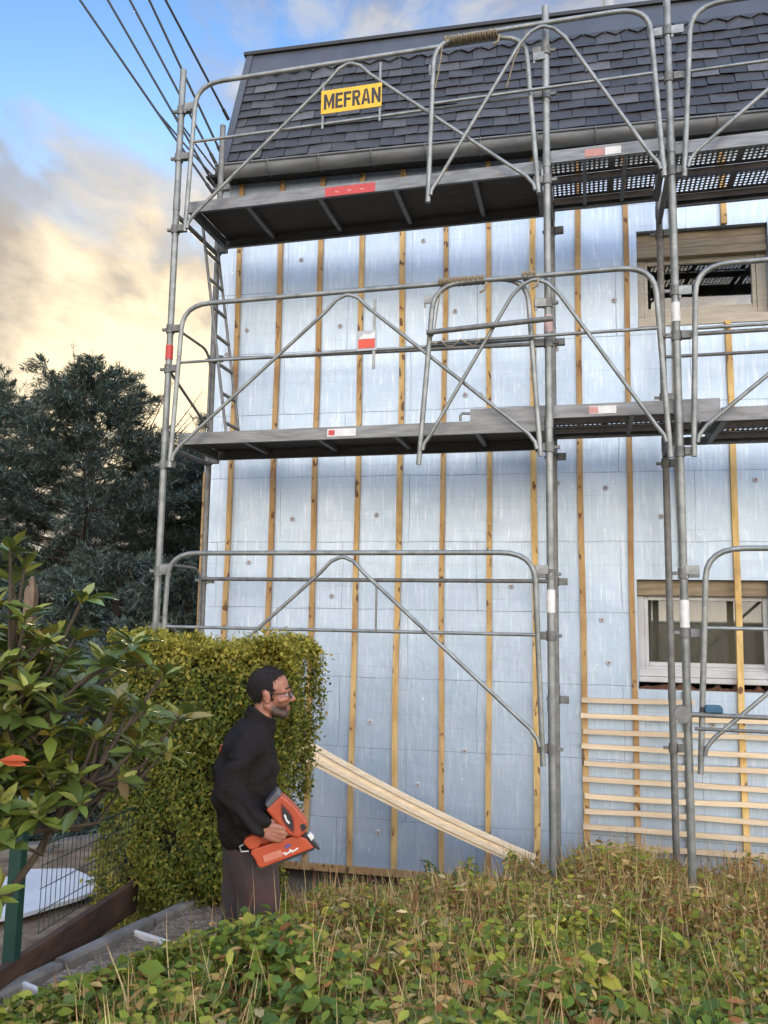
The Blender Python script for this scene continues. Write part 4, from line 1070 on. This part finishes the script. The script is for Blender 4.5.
# head
b.ball((.062,0,1.598),(.096,.075,.090),0,28,20)
b.ball((.104,0,1.540),(.060,.057,.082),0,24,18)
b.ball((.134,0,1.468),(.030,.034,.025),0,16,12)
for s in (-1,1):
    chain(b,[(.055,s*.050,1.512),(.095,s*.040,1.478),(.135,s*.016,1.464)],[.020,.020,.021])
    chain(b,[(.150,s*.036,1.545),(.118,s*.052,1.538)],[.016,.017])      # cheekbone
    b.ball((.170,s*.0115,1.532),(.0105,.009,.008))
    b.ball((.052,s*.078,1.556),(.020,.008,.033),0,14,10,RX(R(-12),3,'Y') @ RX(R(s*14),3,'Z'))
    b.ball((.046,s*.083,1.572),(.014,.006,.014)); b.ball((.056,s*.081,1.532),(.010,.006,.011))
chain(b,[(.155,0,1.583),(.168,0,1.560),(.184,0,1.539)],[.010,.0105,.0125])
chain(b,[(.138,-.042,1.580),(.158,-.016,1.586),(.158,.016,1.586),(.138,.042,1.580)],[.011,.012,.012,.011])
chain(b,[(.146,-.024,1.499),(.163,0,1.501),(.146,.024,1.499)],[.007,.0075,.007])
chain(b,[(.144,-.021,1.488),(.160,0,1.487),(.144,.021,1.488)],[.007,.008,.007])
chain(b,[(.0,0,1.34),(.030,0,1.42),(.052,0,1.50)],[.062,.058,.056])
# trunk and limbs (inside the clothes)
for s in (-1,1):
    chain(b,[(.0,s*.07,.86),(.0,s*.07,1.1),(-.02,s*.08,1.3)],[.10,.10,.09])
    chain(b,[(-.02,s*.05,1.36),(-.02,s*.16,1.35)],[.05,.05])
chain(b,[(.035,-.09,.86),(.05,-.095,.48),(.02,-.095,.08)],[.08,.055,.04]); chain(b,[(-.04,.09,.86),(-.03,.095,.48),(-.09,.095,.08)],[.08,.055,.04])
WR = Vector((.048,-.298,1.000))
chain(b,[(-.02,-.17,1.35),(-.105,-.262,1.16),tuple(WR)],[.045,.038,.026])
chain(b,[(-.02,.17,1.35),(.0,.25,1.13),(.13,.2,.985)],[.045,.038,.027])
# right hand closed on the handle
h = Vector((.95,0,-.31)).normalized(); s_ = Vector((.31,0,.95)).normalized(); yv_ = Vector((0,1,0))
def hp_(a,bb,c): return tuple(WR+h*a+s_*bb+yv_*c)
for k in range(4):
    o_ = .028-.0185*k
    chain(b,[hp_(.004,o_*.55,.0),hp_(.045,o_*.9,-.004),hp_(.083-.004*abs(k-1),o_,.0)],[.019,.0155,.0125])
    l = [1,1.08,1.0,.82][k]; kx = .083-.004*abs(k-1)
    chain(b,[hp_(kx,o_,.0),hp_(kx+.030*l,o_-.001,.014),hp_(kx+.024*l,o_-.003,.040),hp_(kx-.006,o_-.003,.050)],[.0118,.0102,.0094,.0085])
chain(b,[hp_(.012,.022,.006),hp_(.045,.044,.022),hp_(.075,.046,.036),hp_(.098,.040,.048)],[.016,.0125,.011,.0095])
# left hand, half closed under the tool
WL = Vector((.13,.2,.985)); hl = Vector((.8,-.4,-.45)).normalized(); sl2 = Vector((.3,-.2,.93)).normalized(); tl_ = hl.cross(sl2)
def hq(a,bb,c): return tuple(WL+hl*a+sl2*bb+tl_*c)
for k in range(4):
    o_ = .028-.0185*k
    chain(b,[hq(.004,o_*.55,0),hq(.045,o_*.9,0),hq(.083,o_,0)],[.018,.0150,.0120])
    chain(b,[hq(.083,o_,0),hq(.112,o_,.012),hq(.118,o_,.036),hq(.098,o_,.048)],[.0115,.010,.0092,.0085])
chain(b,[hq(.012,.022,.006),hq(.045,.046,.02),hq(.078,.05,.032)],[.016,.0125,.0105])
SKIN, nt, bs = mat('skin')
tcx = nt.nodes.new('ShaderNodeTexCoord'); sx3 = nt.nodes.new('ShaderNodeSeparateXYZ'); L(nt, tcx.outputs['Object'], sx3.inputs[0])
base = ramp(nt, noise(nt, 30, 5, .6), [(.3,(.36,.165,.105)),(.7,(.27,.105,.068))])
zlow = ramp(nt, sx3.outputs[2], [(0,(0,)*3),(1,(1,)*3)])
def win(v,a,b_): # smooth 0..1 between a and b
    n = nt.nodes.new('ShaderNodeMapRange'); n.interpolation_type = 'SMOOTHSTEP'
    L(nt, v, n.inputs[0]); n.inputs[1].default_value = a; n.inputs[2].default_value = b_; return n.outputs[0]
st_m = math_(nt,'MULTIPLY', math_(nt,'MULTIPLY', win(sx3.outputs[2],1.528,1.500), win(sx3.outputs[0],.060,.085)), win(sx3.outputs[2],1.3,1.35))
st_m = math_(nt,'MULTIPLY', st_m, ramp(nt, noise(nt, 300, 3, .7), [(.3,(.75,)*3),(.6,(1,)*3)]))
base = mix(nt, st_m, base, (.03,.021,.017))
lipm = math_(nt,'MULTIPLY', math_(nt,'MULTIPLY', win(sx3.outputs[2],1.480,1.487), win(sx3.outputs[2],1.507,1.500)), win(sx3.outputs[0],.150,.158))
base = mix(nt, math_(nt,'MULTIPLY',lipm,.7), base, (.36,.13,.10))
L(nt, base, bs.inputs['Base Color']); bs.inputs['Roughness'].default_value = .5
bs.inputs['Subsurface Weight'].default_value = .12; bs.inputs['Subsurface Radius'].default_value = (.01,.004,.002); bs.inputs['Subsurface Scale'].default_value = 1
bump(nt, bs, noise(nt, 160, 4), .12, .003)
mesh_obj('body', remesh(b, .0042, 3), SKIN, per)
# eyes
for s in (-1,1):
    e = MB().ball((.1475,s*.030,1.562),.0115,0,14,10); e.ball((.1560,s*.031,1.562),(.0045,.005,.005),1,10,8)
    e.build('eye', [simple('eye_white',(.6,.57,.53),(.55,.5,.47),10,.3), simple('dark_iris',(.03,.018,.01),(.02,.012,.008),10,.2)], per)
    chain(q := MB(), [(.142,s*.046,1.590),(.158,s*.034,1.597),(.166,s*.014,1.594)],[.0035,.0045,.004],8); q.build('eyebrow', simple('dark_hair_brow',(.02,.015,.012),(.012,.01,.008),80,.8), per)
# hair: close-cropped cap following the skull
HAIR = simple('cropped_dark_hair', (.014,.010,.009), (.007,.0055,.005), 120, .9, 0, .8, bscale=300)
hb = MB(); n,m_ = 56,36; vs = []; keepv = []
for i in range(m_+1):
    t = -math.pi/2+math.pi*i/m_
    for j in range(n):
        a = 2*math.pi*j/n
        k = 1+.012*math.sin(a*9+i)*math.sin(i*1.7)+random.uniform(-.014,.014)
        p = Vector((.059+.1010*k*math.cos(t)*math.cos(a), .0795*k*math.cos(t)*math.sin(a), 1.599+.0925*k*math.sin(t)))
        vs.append(p)
        ax = p.x; az = p.z
        jt = .006*math.sin(a*31+i*2)+.005*math.sin(a*17); front = az > 1.634+jt+.9*max(0,ax-.105) and ax < .150+jt
        side = ax < .096+jt and az > 1.580+jt
        backp = ax < .030 and az > 1.505
        burn = .066 < ax < .088+jt and az > 1.530+jt
        keepv.append(front or side or backp or burn)
fs = [(i*n+j,i*n+(j+1)%n,(i+1)*n+(j+1)%n,(i+1)*n+j) for i in range(m_) for j in range(n)]
fs = [f for f in fs if all(keepv[q] for q in f)]
o = hb.add(vs,fs,0,True).build('hair', HAIR, per)
hv = np.array([vs[q] for f_ in fs for q in f_]); hv = hv[rng.choice(len(hv), 5200)]; hn = (hv-np.array([.059,0,1.599])); hn /= np.linalg.norm(hn,axis=1,keepdims=True)
hd_ = hn*.55+np.array([.35,0,-.55])*np.clip(1.2-np.abs(hn[:,[0]]),.2,1)+rng.normal(size=hv.shape)*.25
leaves('hair_strands', hv-hn*.004+rng.normal(size=hv.shape)*.002, hd_, rng.normal(size=hv.shape), rng.uniform(.008,.019,len(hv)), rng.uniform(.0012,.0024,len(hv)), np.array([[.016,.012,.010]])*rng.uniform(.5,1.9,(len(hv),1)), attr_mat('hair_strand',.7,0,0,.3), per, droop=.1, fold=0)
sm_ = o.modifiers.new('sol','SOLIDIFY'); sm_.thickness = .012; sm_.offset = -1
# glasses
gl = MB()
for s in (-1,1):
    ring = []
    for j in range(25):
        a = 2*math.pi*j/24; ring.append((.176-.010*abs(math.cos(a))*(1 if math.cos(a)*s>0 else 0), s*.033+.0235*math.copysign(abs(math.cos(a))**.8,math.cos(a)), 1.5625+.0165*math.copysign(abs(math.sin(a))**.8,math.sin(a))))
    gl.tube(ring,.0026,6,0,cap=False)
    gl.tube([(.166,s*.056,1.568),(.158,s*.067,1.570),(.10,s*.078,1.571),(.055,s*.082,1.572),(.038,s*.083,1.560)],.0026,6)
gl.tube([(.176,-.010,1.566),(.179,0,1.569),(.176,.010,1.566)],.0018,6)
go = gl.build('glasses', simple('dark_glasses_frame',(.02,.02,.022),(.015,.015,.016),10,.35,.3), per)
for s in (-1,1):
    l = MB(); c0 = (.174,s*.033,1.5625); rim = [(.1755-.009*max(0,math.cos(2*math.pi*j/20)*s),s*.033+.0225*math.cos(2*math.pi*j/20),1.5625+.0155*math.sin(2*math.pi*j/20)) for j in range(20)]
    l.add([c0]+rim,[(0,1+j,1+(j+1)%20) for j in range(20)],0,True); l.build('lens', GLASS, go)
# fleece jacket
j = MB()
for s in (-1,0,1):
    y = s*.085; kk = 1 if s else 1.04
    chain(j,[(-.010,y,.955),(-.022,y,1.02),(-.032,y,1.10),(-.034,y,1.20),(-.026,y*1.1,1.30),(-.008,y*.95,1.355)],[.146*kk,.147*kk,.150*kk,.148*kk,.126*kk,.092*kk],18)
chain(j,[(-.035,-.05,1.375),(-.022,-.165,1.350),(-.07,-.226,1.25),(-.108,-.266,1.16)],[.07,.080,.070,.066],16)
chain(j,[(-.108,-.266,1.16),(-.03,-.282,1.075),(.034,-.297,1.012)],[.068,.060,.051],16)
chain(j,[(-.035,.05,1.375),(-.022,.165,1.350),(-.03,.225,1.24),(.0,.25,1.135),(.07,.225,1.05),(.118,.204,.995)],[.07,.080,.070,.064,.056,.048],16)
chain(j,[(.004,0,1.36),(.018,0,1.42)],[.095,.079],18)
ringc = [(.032+.060*math.cos(R(a)), .062*math.sin(R(a)), 1.462-.035*math.cos(R(a))) for a in range(0,360,18)]
for q in range(len(ringc)): chain(j,[ringc[q],ringc[(q+1)%len(ringc)]],[.0165,.0165],8)
for q in range(len(ringc)):
    a1_,b1_ = ringc[q],ringc[(q+1)%len(ringc)]
    chain(j,[(a1_[0]-.006,a1_[1]*1.04,a1_[2]-.03),(b1_[0]-.006,b1_[1]*1.04,b1_[2]-.03)],[.019,.019],8)
from mathutils import noise as mn
def folds(c):
    v = mn.noise(Vector((c.x*7,c.y*7,c.z*16)))*.012+mn.noise(c*28)*.0028
    if c.y < -.16 and c.z < 1.2: v += .011*math.sin((c.z*1.0+c.x*.8)*88+3*mn.noise(c*9))*min(1,max(0,(1.2-c.z)*6))
    elif c.z < 1.3: v += .008*math.sin((c.z-c.x*.5)*40+5*mn.noise(c*6))
    return v*min(1,max(.1,(c.z-.86)*9))
FLEECE = simple('black_fleece', (.021,.018,.0175), (.011,.0095,.009), 12, .95, 0, .7, bscale=220)
FLEECE.node_tree.nodes['Principled BSDF'].inputs['Specular IOR Level'].default_value = .15
jo = mesh_obj('fleece_jacket', remesh(j, .0075, 3, folds), FLEECE, per)
MB().tube([(-.155,-.035,1.325),(-.162,-.02,1.29)],.006,6).build('orange_tab', simple('orange_tab',(.4,.09,.04),(.3,.07,.03),20,.7), jo)
# trousers
t_ = MB()
chain(t_,[(.0,-.075,.88),(.035,-.090,.70),(.05,-.094,.48),(.04,-.096,.25),(.03,-.096,.09)],[.126,.108,.088,.082,.08],18)
chain(t_,[(-.012,.075,.88),(-.03,.088,.70),(-.045,.092,.48),(-.09,.094,.25),(-.11,.094,.09)],[.124,.105,.086,.082,.08],18)
chain(t_,[(0,0,.9),(0,0,.80)],[.125,.11],18)
TROU, nt, bs = mat('work_trousers')
L(nt, mix(nt, ramp(nt, noise(nt, 5, 5, .6), [(.45,(0,)*3),(.68,(.8,)*3)]), ramp(nt, noise(nt, 40, 4), [(.3,(.048,.040,.044)),(.7,(.030,.025,.028))]), (.075,.032,.026)), bs.inputs['Base Color'])
bs.inputs['Roughness'].default_value = .95; bump(nt, bs, noise(nt, 300, 3), .3, .003)
mesh_obj('trousers', remesh(t_, .010, 3, lambda c: mn.noise(Vector((c.x*9,c.y*9,c.z*7)))*.014+mn.noise(c*20)*.003), TROU, per)
for s,xo in ((-1,.03),(1,-.11)):
    bt = MB(); chain(bt,[(xo-.02,s*.094,.06),(xo+.06,s*.096,.05),(xo+.15,s*.1,.042)],[.055,.05,.04],12); bt.ball((xo,s*.094,.12),.06)
    me = remesh(bt,.01,2)
    for v in me.vertices: v.co.z = max(v.co.z,.004)
    mesh_obj('boot', me, simple('dark_leather_boot',(.03,.022,.016),(.018,.014,.01),12,.7), per)
# nail gun: drawn in the plane of the man's right hand
gun = tag(empty('nail_gun', PLOC, PYAW), 'orange and grey framing nail gun held in the man\'s right hand', 'nail gun')
def g2(u,v): u -= 250; v -= 667; return (-.0268+.00454*u+.00014*v, 1.6982-.0001*u-.0044*v)
def gp(pts): return [g2(*p) for p in pts]
ORANGE = simple('orange_plastic', (.46,.075,.024), (.33,.05,.018), 5, .5, 0, .1)
ORANGE2 = simple('deep_orange_plastic', (.32,.045,.016), (.24,.034,.013), 8, .45)
GREYP = simple('grey_plastic', (.10,.10,.105), (.07,.07,.075), 12, .5)
BLK = simple('black_plastic', (.015,.015,.016), (.02,.02,.02), 12, .45)
yc = -.255
def part(name, pts, th, m, parent, bev=.006, y=0): return MB().prism(gp(pts), yc+y-th/2, yc+y+th/2).build(name, m, parent, bev)
hs = part('housing', [(265.5,807.5),(281,792),(294,803),(307,819),(305.5,829),(298,836),(288,832),(276,820)], .086, ORANGE, gun, .010)
part('rear_cap', [(264.5,802),(276.5,787.5),(281.6,792),(268,806.2)], .086, GREYP, gun, .006)
mg = part('magazine', [(250.5,851),(252,847.5),(296,833.5),(305,836.5),(313.5,846),(262,865.5),(258,864.5),(255.5,858)], .046, ORANGE, gun, .006)
part('magazine_panel', [(262.5,853.2),(280.5,847.2),(282,853.8),(264.5,860.2)], .0035, simple('salmon_panel',(.55,.20,.13),(.45,.14,.09),30,.5), mg, .001, -.025)
part('magazine_shoe', [(256,858.2),(258,864.6),(262.2,865.7),(314,846.2),(314,848),(262.3,868),(256.5,866)], .040, BLK, mg, .002)
hd = part('handle', [(254,845),(252.5,838),(262,833),(276,821),(283,815.5),(289.5,826),(279,835.5),(268,842)], .030, ORANGE2, gun, .009)
part('rear_grip', [(243.5,841.5),(246,836.5),(253,833.6),(259.5,834.6),(261.5,841.5),(257,846.5),(250,848)], .040, ORANGE, gun, .006)
MB().tube([(g2(249,849)[0],yc-.02,g2(249,849)[1]),(g2(241.5,849.5)[0],yc-.02,g2(241.5,849.5)[1]),(g2(240,844.5)[0],yc-.02,g2(240,844.5)[1]),(g2(243.5,842.5)[0],yc-.02,g2(243.5,842.5)[1])],.0042,8).build('hook', simple('bright_steel',(.5,.5,.5),(.4,.4,.4),20,.35,.8), gun)
part('trigger', [(283,829),(287,826.5),(290,830),(287,835)], .016, BLK, gun, .003)
part('nose', [(297,829.5),(301,826),(309,834),(318,844.5),(320,849),(316,847.5),(306,840)], .034, BLK, gun, .004)
part('nose_tip', [(306.5,833.5),(309.5,831.5),(314,835.5),(311,839.5)], .040, WHITE, gun, .003)
part('contact_trip', [(299,821.5),(303.5,820),(306.5,824.5),(301,829.5)], .088, BLK, gun, .003)
# emblem on the housing: black pointed oval with a red rim and a pale swoosh
A_,B_ = np.array([280.5,800.]),np.array([293.5,831.]); ax_ = B_-A_; nrm_ = np.array([-ax_[1],ax_[0]])/np.linalg.norm(ax_)
def oval(wd2,t0,t1): 
    L1 = [tuple(A_+ax_*(t0+(t1-t0)*k/10)+nrm_*wd2*math.sin(math.pi*k/10)) for k in range(11)]
    L2 = [tuple(A_+ax_*(t0+(t1-t0)*k/10)-nrm_*wd2*math.sin(math.pi*k/10)) for k in range(9,0,-1)]
    return L1+L2
part('emblem_rim', oval(5.6,0,1), .002, simple('dark_red_trim',(.22,.02,.012),(.17,.016,.01),20,.5), hs, 0, -.0425)
em = part('emblem', oval(3.9,.10,.90), .002, BLK, hs, 0, -.0448)
part('emblem_mark', [(283.3,812),(284.8,811),(286.5,816),(289.3,819),(288.6,821),(285.3,818)], .001, WHITE, hs, 0, -.0468)
part('magazine_mark', [(284,843.2),(290,841),(290.4,844.2),(284.6,846.6)], .0015, simple('violet_print',(.12,.07,.22),(.1,.06,.18),30,.5), mg, 0, -.0245)
for q in ([(284,852),(291,847.6),(291.5,849),(284.5,853.2)],[(289,846.5),(293,848.5),(292.6,850.5),(288.6,848.6)],[(293,848),(297.5,845),(297.9,846.3),(293.4,849.4)],[(282,850.5),(285.5,849.6),(285.6,850.8),(282.2,851.6)]):
    part('magazine_mark', q, .0015, WHITE, mg, 0, -.0245)


# ------------------------------------------------------------------ render settings
vs_ = sc.view_settings; vs_.view_transform = 'Standard'; vs_.look = 'None'; vs_.gamma = 1; vs_.use_curve_mapping = False
vs_.exposure = 1.6
sc.render.resolution_x, sc.render.resolution_y = 768, 1024
